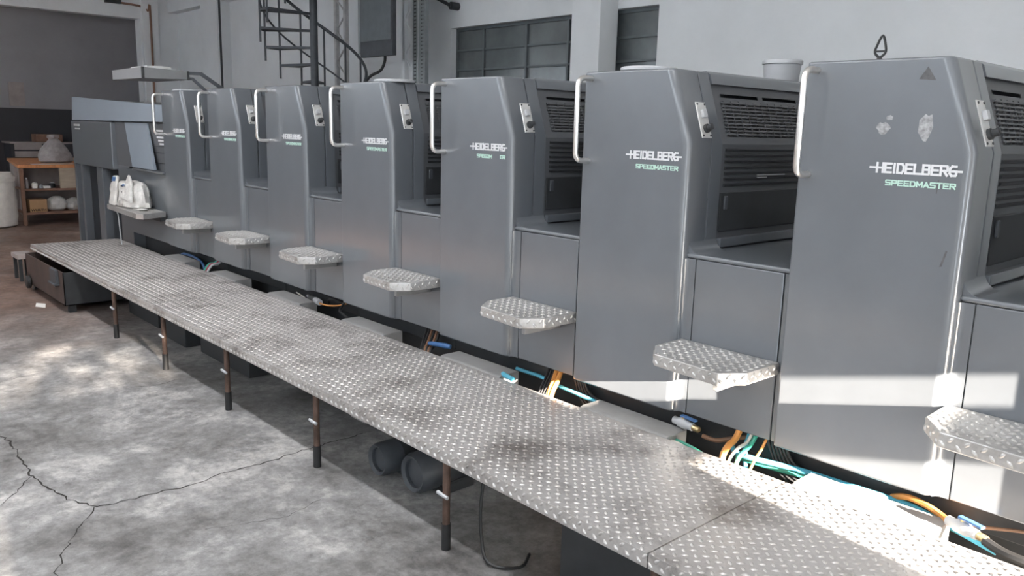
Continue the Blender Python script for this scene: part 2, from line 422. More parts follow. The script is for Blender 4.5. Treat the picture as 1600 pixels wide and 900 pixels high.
# unseen front wall; strip window added and shaped for even reflections in the panels
piers = [(-11.6, 11.4, 3.10, 3.50)]
struct('wall_front', wall_with_holes(-12.2, XR+.03, 0, ZCE, YF-.2, YF, piers).mesh('wall_front', smooth=False), M['outwall'])
def sun_dimming_glass():  # mottled tint added to dim and break up the sun patch on the floor
    m = bpy.data.materials.new('sun_dimming_glass'); m.use_nodes = True; nt = m.node_tree
    for n in list(nt.nodes): nt.nodes.remove(n)
    o = nt.nodes.new('ShaderNodeOutputMaterial'); t = nt.nodes.new('ShaderNodeBsdfTransparent'); d = nt.nodes.new('ShaderNodeBsdfTranslucent'); x = nt.nodes.new('ShaderNodeMixShader')
    t.inputs[0].default_value = (0.42, 0.42, 0.42, 1); d.inputs[0].default_value = (0.4, 0.4, 0.4, 1)
    tc = nt.nodes.new('ShaderNodeTexCoord'); n = nt.nodes.new('ShaderNodeTexNoise'); n.inputs['Scale'].default_value = 5.5; n.inputs['Detail'].default_value = 5
    cr = nt.nodes.new('ShaderNodeValToRGB'); cr.color_ramp.elements[0].position = .36; cr.color_ramp.elements[1].position = .66
    nt.links.new(tc.outputs['Object'], n.inputs['Vector']); nt.links.new(n.outputs['Fac'], cr.inputs['Fac']); nt.links.new(cr.outputs['Color'], x.inputs[0])
    nt.links.new(t.outputs[0], x.inputs[1]); nt.links.new(d.outputs[0], x.inputs[2]); nt.links.new(x.outputs[0], o.inputs[0]); return m
M['sun_dimming'] = sun_dimming_glass()
for i, h in enumerate((HIGH, SIDE)):
    struct('window_%d' % (3+i), MB().box(XR+.012, XR+.018, h[0], h[1], h[2], h[3]).mesh('pane', smooth=False), M['sun_dimming'])

# conduits
tag(obj('conduit', MB().tube([(-8.0+.66, 3.72, 0), (-7.34, 3.72, ZCE-.01)], 0.022, 8, 1).mesh('conduit'), M['dark']), 'thin dark vertical conduit running up the white wall pillar', 'conduit')
tag(obj('conduit', MB().tube([(XL+.03, 2.60, 4.05), (XL+.03, 3.20, 4.03), (XL+.10, 3.36, 3.93), (XL+.13, 3.40, 3.75), (XL+.13, 3.36, 0.0)], 0.022, 8, 4).mesh('conduit'), M['shelfbrown']), 'brown conduit bending down beside the dark wide opening', 'conduit')
tag(obj('conduit_box', MB().box(XL, XL+.08, 2.55, 2.86, 4.02, 4.10).mesh('conduit_box', .008), M['dark']), 'small dark junction box high above the wide opening', 'junction box')
br = thing('wall_bracket', 'short dark pipe bracket fixed high on the white wall', 'bracket', (-0.6, 4.0, 3.3))
obj('rod', MB().tube([(-.16, -.35, .12), (0.08, -.12, -.04)], 0.022, 8, 1).mesh('rod'), M['dark'], br)
obj('flange', MB().lathe([(0.05, -0.12), (0.05, 0.0)], (0.08, 0, -.04), 12, 'y').mesh('flange'), M['dark'], br)

# ================================================================== PRINTING UNITS
S = 1.1
W = 0.601; DX = 0.102; ZT = 1.9963; ZC = 1.6905; ZB = 0.5144; YP = 0.042; ZS = 1.225; YB = 1.70
def lean(z): return W-DX*(z-ZC)/(ZT-ZC)

me_front = MB().prism_y([(0, ZB), (W, ZB), (W, ZC), (W-DX, ZT), (0, ZT)], 0, 0.168).mesh(
    'front_panel', 0.010, 3, big=lambda a, b: abs(a.y) < 1e-5 and abs(b.y) < 1e-5 and ((a.x > W-DX-.01 and b.x > W-DX-.01)), bigr=0.034)
me_side = MB().prism_y([(0.004, ZS-.1), (W-.001, ZS-.1), (W-.001, ZC), (W-DX-.001, ZT-.001), (0.004, ZT-.001)], 0.171, 0.252).mesh('side_cover', 0.006, 2)
me_guard = MB().prism_y([(0.01, 0.6), (W-.012, 0.6), (W-.012, ZC), (W-.075, ZC+.004), (W-DX-.075, ZT-.014), (0.01, ZT-.014)], 0.255, YB).mesh('guard_panel', 0.004, 2)
me_toprail = MB().add([(lean(1.945)-.010, .258, 1.945), (lean(1.945)+.002, .258, 1.945), (lean(1.985)+.002, .258, 1.985), (lean(1.985)-.02, .258, 2.0), (lean(1.985)-.16, .258, 2.0),
                       (lean(1.945)-.010, YB, 1.945), (lean(1.945)+.002, YB, 1.945), (lean(1.985)+.002, YB, 1.985), (lean(1.985)-.02, YB, 2.0), (lean(1.985)-.16, YB, 2.0)],
                      [(0, 1, 2, 3, 4), (9, 8, 7, 6, 5), (0, 5, 6, 1), (1, 6, 7, 2), (2, 7, 8, 3), (3, 8, 9, 4), (4, 9, 5, 0)]).mesh('guard_top_rail')
def leanbar(z0, z1, y0, y1, out):
    return MB().add([(lean(z0)-.014, y0, z0), (lean(z0)-.012+out, y0, z0), (lean(z1)-.012+out, y0, z1), (lean(z1)-.014, y0, z1),
                     (lean(z0)-.014, y1, z0), (lean(z0)-.012+out, y1, z0), (lean(z1)-.012+out, y1, z1), (lean(z1)-.014, y1, z1)],
                    [(0, 1, 2, 3), (7, 6, 5, 4), (0, 4, 5, 1), (1, 5, 6, 2), (2, 6, 7, 3), (3, 7, 4, 0)])
GB = [1.728+.0152*i for i in range(10)]
me_grbars = [leanbar(z, z+.0068, .31, 1.5, .006).mesh('grille_bar', smooth=False) for z in GB]
gw = MB()
yy = .33
while yy < 1.5:
    t = leanbar(1.722, 1.875, yy, yy+.004, .004); gw.add(t.v, t.f); yy += .062
me_grw = gw.mesh('grille_wires', smooth=False)
me_louv = MB().prism_y([(W-.014, 0), (W-.004, .004), (W-.002, .012), (W-.014, .016)], .29, YB-.1).mesh('louvre', smooth=False)
me_door = MB().box(W-.014, W-.004, .27, YB-.1, 1.30, 1.475).mesh('guard_door', .003, 1)
me_latch = MB().box(W-.004, W+.006, .29, .315, 1.40, 1.46).mesh('latch', .003, 1)
me_sill = MB().box(W-.02, W+.012, .27, YB-.05, 1.232, 1.272).mesh('sill', .006, 2)
# lower infill between towers
me_low = MB().box(.650, 1.060, YP, .062, ZB, ZS-.022).mesh('lower_panel', .003, 1)
cv = [(W-.004, .02)] + [(W+.024-.024*math.cos(t*PI/10), YP-.020+.020*math.sin(t*PI/10)) for t in range(6)] + [(.647, YP), (.647, .062), (W-.004, .062)]
me_post = MB().prism_z(cv, ZB, ZS-.022).mesh('corner_post')
me_fill = MB().box(1.064, 1.099, YP+.002, .062, ZB, ZS-.022).mesh('filler_strip', .003, 1)
me_shelf = MB().box(W-.004, 1.099, YP-.002, YB, ZS-.020, ZS).mesh('shelf', .009, 3)
fil = [(W-.004, ZS), (W+.055, ZS)] + [(W+.055-.055*math.sin(t*PI/12), ZS+.055-.055*math.cos(t*PI/12)) for t in range(1, 6)] + [(W-.004, ZS+.055)]
me_fillet = MB().prism_y(fil, .05, .252).mesh('shelf_fillet')
me_base = MB().box(-.0, 1.1, .17, YB, 0.0, .58).mesh('base_frame', smooth=False)
me_kick = MB().box(0.0, 1.1, .13, .17, .40, .52).mesh('kick_rail', .004, 1)
me_ledge = MB().prism_x([(-.105, .36), (.04, .36), (.04, .443), (-.085, .443), (-.105, .436)], .15, .665).mesh('cable_cover', .003, 1)
# handle
hp = [(0.041, 0.004, 1.965), (0.041, -.05, 1.965)]
for t in range(1, 6): hp.append((0.041, -.052-.038*math.sin(t*PI/10), 1.965-.038*(1-math.cos(t*PI/10))))
for t in range(0, 6): hp.append((0.041, -.052-.038*math.cos(t*PI/10), 1.631-.038*math.sin(t*PI/10)))
hp += [(0.041, -.05, 1.593), (0.041, 0.004, 1.593)]
me_handle = MB().tube(hp, 0.0125, 12, 1).mesh('handle')
# control plate lies on the leaning side face
ang = math.atan2(DX, ZT-ZC)
def on_lean(mb):         # local box coordinates: u = out, y, w = up the slope from ZC
    vs = []
    for (u, y, w) in mb.v:
        vs.append((W + u*math.cos(ang) - w*math.sin(ang), y, ZC + u*math.sin(ang) + w*math.cos(ang)))
    mb.v = vs; return mb
HOLES = [(a, b, (1.893-ZC)/math.cos(ang), (1.908-ZC)/math.cos(ang)) for a, b in ((.32, .63), (.67, .98), (1.02, 1.33))] + [(.31, 1.5, (1.722-ZC)/math.cos(ang), (1.875-ZC)/math.cos(ang))]
me_face = on_lean(wall_x_holes(-.0145, -.0114, .255, YB, 0, .304, HOLES)).mesh('guard_face', smooth=False)
me_ctrl = on_lean(MB().box(-.001, .005, .100, .170, .022, .180)).mesh('control_plate', .002, 1)
me_btn = on_lean(MB().box(.005, .022, .118, .148, .108, .142)).mesh('button', .004, 2)
me_knob = on_lean(MB().lathe([(.019, 0), (.019, .012), (.013, .014), (.013, .034), (.010, .036)], (.005, .137, .062), 14, 'x')).mesh('knob')
me_scr = [on_lean(MB().lathe([(.005, 0), (.004, .003)], (.005, y, w), 8, 'x')).mesh('screw') for y in (.109, .161) for w in (.032, .170)]
# lettering, built from strokes
GL = {'H': [(0, 0, 0, 1), (1, 0, 1, 1), (0, .5, 1, .5)], 'E': [(0, 0, 0, 1), (0, 0, 1, 0), (0, .5, .9, .5), (0, 1, 1, 1)], 'I': [(.5, 0, .5, 1)],
      'D': [(0, 0, 0, 1), (0, 0, .75, 0), (0, 1, .75, 1), (.75, 0, 1, .25), (1, .25, 1, .75), (1, .75, .75, 1)], 'L': [(0, 0, 0, 1), (0, 0, 1, 0)],
      'B': [(0, 0, 0, 1), (0, 0, .9, 0), (0, .5, .9, .5), (0, 1, .85, 1), (1, .08, 1, .42), (.95, .58, .95, .95)],
      'R': [(0, 0, 0, 1), (0, 1, .85, 1), (0, .48, .85, .48), (1, .55, 1, .92), (.5, .48, 1, 0)],
      'G': [(.3, 0, .85, 0), (.3, 1, .9, 1), (0, .25, 0, .75), (0, .25, .3, 0), (0, .75, .3, 1), (1, .1, 1, .45), (.55, .47, 1, .47)],
      'S': [(0, 0, .9, 0), (.1, .5, .9, .5), (.1, 1, 1, 1), (0, .58, 0, .92), (1, .08, 1, .42)], 'P': [(0, 0, 0, 1), (0, 1, .9, 1), (0, .45, .9, .45), (1, .52, 1, .93)],
      'M': [(0, 0, 0, 1), (1, 0, 1, 1), (0, 1, .5, .3), (.5, .3, 1, 1)], 'A': [(0, 0, .5, 1), (.5, 1, 1, 0), (.2, .3, .8, .3)], 'T': [(0, 1, 1, 1), (.5, 0, .5, 1)], ' ': []}
def stroke_text(body, x0, x1, z0, z1, tv, extra=()):
    mb = MB(); adv = [(.30 if c == 'I' else 1.15 if c == 'M' else 1.0) for c in body]; gap = .38
    tot = sum(adv)+gap*(len(body)-1); u = (x1-x0-tv)/tot; x = x0+tv/2; h = z1-z0-tv
    for c, a in zip(body, adv):
        for k_, (p, q, r, t) in enumerate(GL[c]):
            A = Vector((x+(p if c != 'I' else .5)*a*u, -.0008, z0+tv/2+q*h)); B = Vector((x+(r if c != 'I' else .5)*a*u, -.0008, z0+tv/2+t*h))
            d = (B-A).normalized(); A -= d*tv*.5; B += d*tv*.5; n = Vector((-d.z, 0, d.x))*tv/2; e = Vector((0, .0016+.00022*k_, 0))
            vs = [A-n-e, B-n-e, B+n-e, A+n-e, A-n+e, B-n+e, B+n+e, A+n+e]
            mb.add(vs, [(0, 1, 2, 3), (7, 6, 5, 4), (0, 4, 5, 1), (1, 5, 6, 2), (2, 6, 7, 3), (3, 7, 4, 0)])
        x += (a+gap)*u
    for (a, b, c, d) in extra: mb.box(a, b, -.0024, .0008, c, d)
    return mb.mesh('lettering', smooth=False)
me_logo = stroke_text('HEIDELBERG', .291, .556, 1.613, 1.650, .0074, [(.268, .300, 1.628, 1.635), (.535, .571, 1.627, 1.634)])
me_sub = stroke_text('SPEEDMASTER', .328, .556, 1.572, 1.592, .0042)
me_subA = stroke_text('SPEEDM', .328, .452, 1.572, 1.592, .0042)
me_subB = stroke_text('ER', .517, .556, 1.572, 1.592, .0042)
# step
STEP = [(.603, .038), (.606, -.15), (.690, -.262), (1.005, -.287), (1.075, -.19), (1.078, .038)]
ZST = .848
me_step = MB().prism_z(list(reversed(STEP)), ZST-.052, ZST).mesh('step_plate', .006, 2)
me_brks = [MB().box(.94, .965, -.21, .04, ZST-.10, ZST-.052).mesh('step_bracket', .003, 1), MB().box(.67, .69, -.12, .04, ZST-.085, ZST-.052).mesh('step_bracket', .003, 1)]
def in_poly(poly, m=0.014):
    def f(x, y):
        s = False; n = len(poly); dm = 9
        for i in range(n):
            x1, y1 = poly[i]; x2, y2 = poly[(i+1) % n]
            if (y1 > y) != (y2 > y) and x < (x2-x1)*(y-y1)/(y2-y1)+x1: s = not s
            L2 = (x2-x1)**2+(y2-y1)**2; t = max(0, min(1, ((x-x1)*(x2-x1)+(y-y1)*(y2-y1))/L2))
            dm = min(dm, math.hypot(x-x1-t*(x2-x1), y-y1-t*(y2-y1)))
        return s and dm > m
    return f

LAB = {0: 'dark grey printing unit directly beside the delivery hood at the end of the row',
       1: 'second printing unit counted from the delivery hood, steel handle and small control plate',
       2: 'third printing unit counted from the delivery hood, dark grey with steel handle',
       3: 'dark grey printing unit with a flat pale lid on top, between third and fifth units',
       4: 'printing unit whose green lettering has lost three letters',
       5: 'dark grey printing unit carrying the grey bucket on top',
       6: 'printing unit with pale tape residue and a lifting eye on top',
       7: 'last printing unit, standing past the one with tape residue'}
GRP = 'printing units of the press'
units = {}
def make_unit():
    u = thing('printing_unit', LAB[0], 'printing press', (0, 0, 0), 0, GRP)
    fp = obj('front_panel', me_front, M['press'], u)
    obj('brand_lettering', me_logo, M['white'], fp, label='pale raised maker lettering')
    obj('side_cover', me_side, M['press'], u)
    g = obj('guard_panel', me_guard, M['press2'], u)
    obj('guard_top_rail', me_toprail, M['press'], g)
    obj('guard_face', me_face, M['press2'], g)
    for m_ in me_grbars: obj('grille_bar', m_, M['press2'], g)
    obj('grille_wires', me_grw, M['press2'], g)
    for i in range(7): obj('louvre', me_louv, M['dark'], g, loc=(0, 0, 1.50+.0255*i))
    obj('guard_door', me_door, M['dark'], g); obj('latch', me_latch, M['ironblue'], g)
    obj('sill', me_sill, M['press'], g)
    obj('lower_panel', me_low, M['press'], u); obj('corner_post', me_post, M['press'], u); obj('filler_strip', me_fill, M['press'], u)
    sh = obj('shelf', me_shelf, M['press'], u); obj('shelf_fillet', me_fillet, M['press'], sh)
    b = obj('base_frame', me_base, M['dark'], u); obj('kick_rail', me_kick, M['dark'], b)
    obj('cable_cover', me_ledge, M['ledge'], u)
    obj('handle', me_handle, M['chrome'], u, label='bent steel grab handle')
    c = obj('control_plate', me_ctrl, M['alu'], u, label='small aluminium control plate')
    obj('button', me_btn, M['bucket'], c); obj('knob', me_knob, M['dark'], c)
    for m_ in me_scr: obj('screw', m_, M['dark'], c)
    st = obj('step_plate', me_step, M['step'], u, label='raised tread plate footstep')
    for m_ in me_brks: obj('step_bracket', m_, M['ledge'], st)
    stud = studs('tread_studs', M['step'], st, lattice_spots(.60, 1.09, -.30, .04, .0425, in_poly(STEP, .012)), ((0, 0, ZST), (1, 0, 0), (0, 1, 0), (0, 0, 1)), L=.029, Wd=.011, H=.0050)
    # studs on the turned-down edges
    for (p, q) in ((STEP[1], STEP[2]), (STEP[2], STEP[3]), (STEP[3], STEP[4]), (STEP[4], STEP[5])):
        a = Vector((*p, ZST-.026)); b_ = Vector((*q, ZST-.026)); d = (b_-a); n = max(1, int(d.length/.024)); ea = d.normalized()
        en = Vector((ea.y, -ea.x, 0))
        studs('edge_studs', M['step'], st, [((i+.5)*d.length/n, (.009 if i % 2 else -.009), PI/4 if i % 2 else -PI/4) for i in range(n)], (a, ea, (0, 0, 1), en), L=.028, Wd=.011, H=.005)
    return u
units[0] = make_unit()
for k in range(1, 8):
    c = copy_tree(units[0]); c.location.x = S*k; c['label'] = LAB[k]; units[k] = c
for ch in list(units[7].children):
    if ch.name.startswith('step_plate'):
        for g in list(ch.children): bpy.data.objects.remove(g)
        bpy.data.objects.remove(ch)
for k, u in units.items():
    fp = [c for c in u.children if c.name.startswith('front_panel')][0]
    if k == 4:
        obj('green_lettering', me_subA, M['green'], fp); obj('green_lettering', me_subB, M['green'], fp)
    else:
        obj('green_lettering', me_sub, M['green'], fp)
# marks on the tape-residue unit and the white caption on unit five
def blot(pts, y, m, parent, name):
    n = len(pts)
    vs = [(x, -y, z) for x, z in pts] + [(x, .004, z) for x, z in pts]
    me = bpy.data.meshes.new(name); me.from_pydata(vs, [], [tuple(range(n))] + [(i, i+n, (i+1) % n+n, (i+1) % n) for i in range(n)]); me.update()
    obj(name, me, m, parent)
f6 = [c for c in units[6].children if c.name.startswith('front_panel')][0]
def rag(cx, cz, w, h, n=14, j=.35):
    return [(cx+w/2*math.cos(2*PI*i/n)*random.uniform(1-j, 1), cz+h/2*math.sin(2*PI*i/n)*random.uniform(1-j, 1)) for i in range(n)]
blot(rag(.300, 1.765, .052, .050), .0005, M['scuff'], f6, 'tape_residue')
blot(rag(.318, 1.800, .030, .020), .0005, M['scuff'], f6, 'tape_residue')
blot(rag(.440, 1.772, .055, .105), .0005, M['scuff'], f6, 'tape_residue')
blot([(.40, 1.925), (.455, 1.92), (.425, 1.965)], .0005, M['smudge'], f6, 'smudge')
blot([(.536, 1.315), (.544, 1.318), (.556, 1.37), (.550, 1.372)], .0005, M['smudge'], f6, 'scratch')
blot([(.497, 1.555), (.500, 1.555), (.502, 1.60), (.499, 1.60)], .0005, M['smudge'], f6, 'scratch')
g5 = [c for c in units[5].children if c.name.startswith('guard_panel')][0]
obj('caption', MB().box(W-.004, W+.0025, .55, .79, 1.546, 1.550).box(W-.004, W+.0025, .55, .63, 1.535, 1.539).mesh('caption', smooth=False), M['white'], g5)

# things on top of the units
bk = thing('bucket', 'grey plastic bucket with rolled rim on top of the press guard', 'bucket', (5.79, 1.22, 2.0))
obj('body', MB().lathe([(.084, 0), (.087, .006), (.100, .120), (.096, .122), (.092, .118), (.084, .02)], (0, 0, 0), 28).mesh('body'), M['bucket'], bk)
obj('rim', MB().lathe([(.099, .100), (.105, .102), (.105, .118), (.101, .124), (.095, .120), (.095, .104)], (0, 0, 0), 28).mesh('rim'), M['bucket'], bk)
hk = thing('lifting_eye', 'black pointed lifting eye standing on top of the tape marked unit', 'hook', (6.815, .1, 1.996))
obj('ring', MB().tube([(0, 0, .012), (-.018, 0, .03), (-.014, 0, .052), (.004, 0, .088), (.018, 0, .05), (.018, 0, .028), (0, 0, .012)], .0045, 6, 4).mesh('ring'), M['rubber'], hk)
obj('crossbar', MB().box(-.017, .017, -.004, .004, .032, .038).mesh('crossbar', smooth=False), M['rubber'], hk)
obj('foot', MB().lathe([(.012, 0), (.012, .006), (.007, .014)], (0, 0, 0), 10).mesh('foot'), M['rubber'], hk)
for (x, y, lab) in ((5.76, .14, 'flat pale round lid lying on top of the bucket carrying unit'), (3.70, .16, 'flat pale round lid on top of the fourth printing unit'), (.13, .2, 'flat pale round lid on top of the unit beside the delivery hood')):
    tag(obj('tin_lid', MB().lathe([(.125, 0), (.13, .004), (.13, .014), (.122, .019), (.11, .014)], (0, 0, 0), 24).mesh('tin_lid'), M['bucket'], loc=(x, y, ZT)), lab, 'lid', 'flat lids on the press')

# ================================================================== DELIVERY END
dl = thing('delivery_unit', 'grey press delivery end with pale blue hood panel and open pile bay', 'printing press', (-1.6, 0.6, 0))
DO = Vector((1.6, -0.6, 0))
def dpart(name, mb, m, bevel=0.004, parent=None, label=None):
    mb.v = [tuple(Vector(p)+DO) for p in mb.v]
    return obj(name, mb.mesh(name, bevel, 2), m, parent or dl, label=label)
hd = dpart('hood_panel', MB().add([(-3.12, .0, 1.695), (-.005, .0, 1.705), (-.005, .03, 1.862), (-3.16, .03, 1.975), (-3.12, .06, 1.695), (-.005, .06, 1.705), (-.005, .09, 1.862), (-3.16, .09, 1.975)],
      [(0, 1, 2, 3), (7, 6, 5, 4), (0, 4, 5, 1), (1, 5, 6, 2), (2, 6, 7, 3), (3, 7, 4, 0)]), M['press_sky'], label='pale blue grey hood panel')
dpart('hood_body', MB().prism_y([(-3.1, 1.2), (-.01, 1.2), (-.01, 1.84), (-3.1, 1.95)], .095, 1.65), M['press'])
sb = dpart('side_box', MB().box(-3.16, -1.60, -.005, .09, 1.165, 1.688), M['press'], .012)
dpart('name_badge', MB().box(-3.02, -2.78, -.009, -.002, 1.625, 1.650).box(-2.98, -2.78, -.009, -.002, 1.585, 1.602), M['alu'], 0, sb)
dpart('recess_panel', MB().box(-1.598, -.02, .045, .09, 1.22, 1.69), M['press2'])
gp = dpart('guide_plate', MB().add([(-1.22, .03, 1.69), (-.52, .03, 1.69), (-.22, -.03, 1.235), (-.86, -.03, 1.235), (-1.22, .045, 1.69), (-.52, .045, 1.69), (-.22, .0, 1.235), (-.86, .0, 1.235)],
      [(0, 3, 2, 1), (4, 5, 6, 7), (0, 1, 5, 4), (1, 2, 6, 5), (2, 3, 7, 6), (3, 0, 4, 7)]), M['press_sky'], .002, label='slanted pale blue guide plate')
cp = dpart('instruction_plate', MB().box(-.36, -.06, .036, .046, 1.47, 1.64), M['press2'], .002)
for i in range(5):
    dpart('caption_line', MB().box(-.34+.035*i, -.08, .033, .037, 1.61-.032*i, 1.628-.032*i), M['white'], 0, cp)
for z in (1.30, 1.40): dpart('joint_line', MB().box(-.40, -.02, .040, .046, z, z+.006), M['rubber'], 0)
dpart('ledge', MB().box(-.90, -.01, -.02, .09, 1.205, 1.230), M['press'], .008)
dpart('lower_body', MB().box(-1.20, -.01, .01, .2, .52, 1.205), M['press'], .014)
dpart('post', MB().box(-2.90, -2.82, .0, .09, 0, 1.165), M['press'], .006)
dpart('post', MB().box(-2.24, -2.02, .0, .09, 0, 1.165), M['press'], .006)
dpart('pile_bay_back', MB().box(-3.1, -1.2, .55, .65, 0, 1.2), M['press'], .004)
dpart('pile_bay_side', MB().box(-1.60, -1.21, .05, .55, 0, 1.22), M['press'], .004)
dpart('pile_bay_side', MB().box(-3.16, -3.10, .0, .65, 0, 1.165), M['press'], .004)
dpart('base_frame', MB().box(-1.2, 0, .17, 1.65, 0, .56), M['dark'], 0)
LST = [(-1.02, -.275), (.02, -.305), (.17, -.25), (.06, .03), (-1.02, .03)]
LST = [(-1.06, -.245), (.02, -.300), (.10, -.26), (-.02, -.005), (-1.06, .0)]
ls = dpart('step_plate', MB().prism_z(LST, .79, .842), M['step'], .005, label='long tread plate footstep')
studs('tread_studs', M['step'], ls, lattice_spots(-1.06+1.6, .12+1.6, -.3-.6, .0-.6, .0465, in_poly([(x+1.6, y-.6) for x, y in LST], .014)), ((0, 0, .842), (1, 0, 0), (0, 1, 0), (0, 0, 1)))
dpart('step_bracket', MB().box(-.30, -.03, -.06, .02, .745, .79), M['dark'], .002, ls)
dpart('step_chain', MB().tube([(-.80, -.23, .785), (-.79, -.22, .75), (-.77, -.21, .445)], .006, 6, 1), M['bucket'], 0, ls)

# overhead console
co = thing('overhead_console', 'grey overhead console box carried by bent arms above the delivery', 'console', (-.95, .25, 2.0))
CO = Vector((.95, -.25, -2.0))
def cpart(name, mb, m, bevel=.004):
    mb.v = [tuple(Vector(p)+CO) for p in mb.v]; return obj(name, mb.mesh(name, bevel, 2), m, co)
cpart('housing', MB().add([(-1.42, .0, 2.133), (-.485, .0, 2.128), (-.485, .46, 2.136), (-1.42, .46, 2.136), (-1.42, 0, 2.232), (-.485, 0, 2.238), (-.485, .46, 2.219), (-1.42, .46, 2.225)],
      [(0, 3, 2, 1), (4, 5, 6, 7), (0, 1, 5, 4), (1, 2, 6, 5), (2, 3, 7, 6), (3, 0, 4, 7)]), M['console'], .004)
cpart('edge_trim', MB().box(-.492, -.478, -.006, .022, 2.126, 2.240), M['dark'], .003)
cpart('end_plate', MB().box(-.492, -.478, .445, .468, 2.132, 2.222), M['dark'], .003)
cpart('top_box', MB().box(-1.0, -.52, .06, .30, 2.225, 2.256), M['alu'], .004)
cpart('arm', MB().bar((-.55, .45, 2.205), (-.5, .60, 2.205), .045, .03).bar((-.5, .59, 2.208), (-.42, .88, 2.0), .045, .035), M['ironblue'], 0)
cpart('arm', MB().bar((-.55, .45, 2.150), (-.52, .52, 2.150), .045, .025).bar((-.52, .51, 2.152), (-.46, .66, 2.0), .045, .03), M['ironblue'], 0)
cpart('arm_foot', MB().box(-.56, -.36, .60, .95, 1.9, 2.005), M['press2'], .005)

# ================================================================== WALKWAY
wk = thing('walkway', 'long raised steel tread plate walkway on pipe legs along the press', 'walkway', (3.8, -.53, 0))
KO = Vector((-3.8, .53, 0))
def kpart(name, mb, m, bevel=.003, parent=None, seg=2):
    mb.v = [tuple(Vector(p)+KO) for p in mb.v]; return obj(name, mb.mesh(name, bevel, seg), m, parent or wk)
YA, YBK, ZP = -.945, -.115, .440
seams = [-1.268, .040, 2.270, 4.500, 6.730, 8.960]
for i, (a, b) in enumerate(zip(seams, seams[1:])):
    back = (-.035 if i == 0 else YBK); back1 = YBK
    poly = [(YA, .388), (YA+.006, .388), (YA+.006, ZP-.008), (back1, ZP-.008), (back1, ZP), (YA, ZP)]
    pl = kpart('deck_plate', MB().prism_x([(YA, .388), (YA+.006, .388), (YA+.006, ZP-.008), (YBK if i else -.10, ZP-.008), (YBK if i else -.10, ZP), (YA, ZP)], a+.0022, b-.0022), M['tread'], .0022)
    if i == 0:   # turned-down end
        kpart('end_skirt', MB().box(a, a+.006, YA, -.10, .388, ZP-.002), M['tread'], 0, pl)
    studs('tread_studs', M['tread'], pl, lattice_spots(a+KO.x, b+KO.x, YA+KO.y, (YBK if i else -.10)+KO.y, .0465), ((0, 0, ZP), (1, 0, 0), (0, 1, 0), (0, 0, 1)))
    n = int((b-a)/.0232)
    studs('edge_studs', M['tread'], pl, [((q+.5)*(b-a)/n, (.011 if q % 2 else -.011), PI/4 if q % 2 else -PI/4) for q in range(n)],
          ((a+KO.x, YA+KO.y, .414), (1, 0, 0), (0, 0, 1), (0, -1, 0)), L=.030, Wd=.012, H=.006)
for yb in (-.90, -.17): kpart('under_rail', MB().box(-1.25, 8.95, yb-.02, yb+.02, .392, .431), M['dark'], 0)
for x in (1.36, 2.45, 3.51, 4.60, 5.68, 6.75, 7.85):
    lg = kpart('leg', MB().tube([(x, -.925, .06), (x, -.925, .392)], .0165, 10, 1), M['rust'], 0)
    kpart('foot_sleeve', MB().tube([(x, -.925, 0), (x, -.925, .115)], .0205, 10, 1), M['rubber'], 0, lg)
    kpart('clamp_bolt', MB().tube([(x-.034, -.945, .25), (x+.034, -.945, .245)], .008, 6, 1), M['bucket'], 0, lg)
    kpart('leg', MB().tube([(x, -.19, 0), (x, -.19, .392)], .0165, 8, 1), M['rust'], 0)

# ================================================================== BELOW THE WALKWAY
dr = thing('drawer_box', 'rusty dark steel drawer box pulled out below the walkway end', 'drawer', (-.45, -.65, 0))
RO = Vector((.45, .65, 0))
def rpart(name, mb, m, bevel=.003, parent=None):
    mb.v = [tuple(Vector(p)+RO) for p in mb.v]; return obj(name, mb.mesh(name, bevel, 1), m, parent or dr)
dx0, dx1, dy0, dy1, dz0, dz1 = -1.16, .24, -1.02, -.35, .07, .372
rpart('front', MB().box(dx0, dx1, dy0, dy0+.012, dz0, dz1), M['drawer'])
rpart('side', MB().box(dx0, dx0+.012, dy0, dy1, dz0, dz1), M['drawer'])
rpart('side', MB().box(dx1-.012, dx1, dy0, dy1, dz0, dz1), M['dark'])
rpart('back', MB().box(dx0, dx1, dy1-.012, dy1, dz0, dz1), M['dark'])
rpart('bottom', MB().box(dx0, dx1, dy0, dy1, dz0, dz0+.012), M['dark'])
rpart('bracket', MB().box(-.10, .10, dy0-.028, dy0, .25, .375).box(-.12, .12, dy0-.045, dy0, .235, .252), M['ironblue'])
rpart('wheel', MB().lathe([(.055, -.02), (.065, -.012), (.065, .012), (.055, .02)], (-1.0, dy0-.025, .10), 16, 'y'), M['rubber'], 0)
for (x, y) in ((-1.1, -.95), (.18, -.95), (-1.1, -.40), (.18, -.40)): rpart('foot', MB().box(x-.03, x+.03, y-.03, y+.03, 0, .07), M['dark'])
tr = thing('small_trestle', 'little pale topped trestle on the floor behind the drawer box', 'trestle', (-1.75, -.95, 0))
obj('top', MB().box(-.15, .15, -.06, .10, .24, .285).mesh('top', .004), M['benchgrey'], tr)
for (x, y) in ((-.12, -.03), (.12, -.03), (-.12, .07), (.12, .07)): obj('leg', MB().box(x-.016, x+.016, y-.016, y+.016, 0, .24).mesh('leg'), M['dark'], tr)
tag(obj('paper_scrap', MB().prism_z([(-.37, -1.12), (-.22, -1.16), (-.12, -1.10), (-.28, -1.06)], .001, .006).mesh('scrap'), M['paper']), 'scrap of white paper on the floor by the drawer box', 'paper')
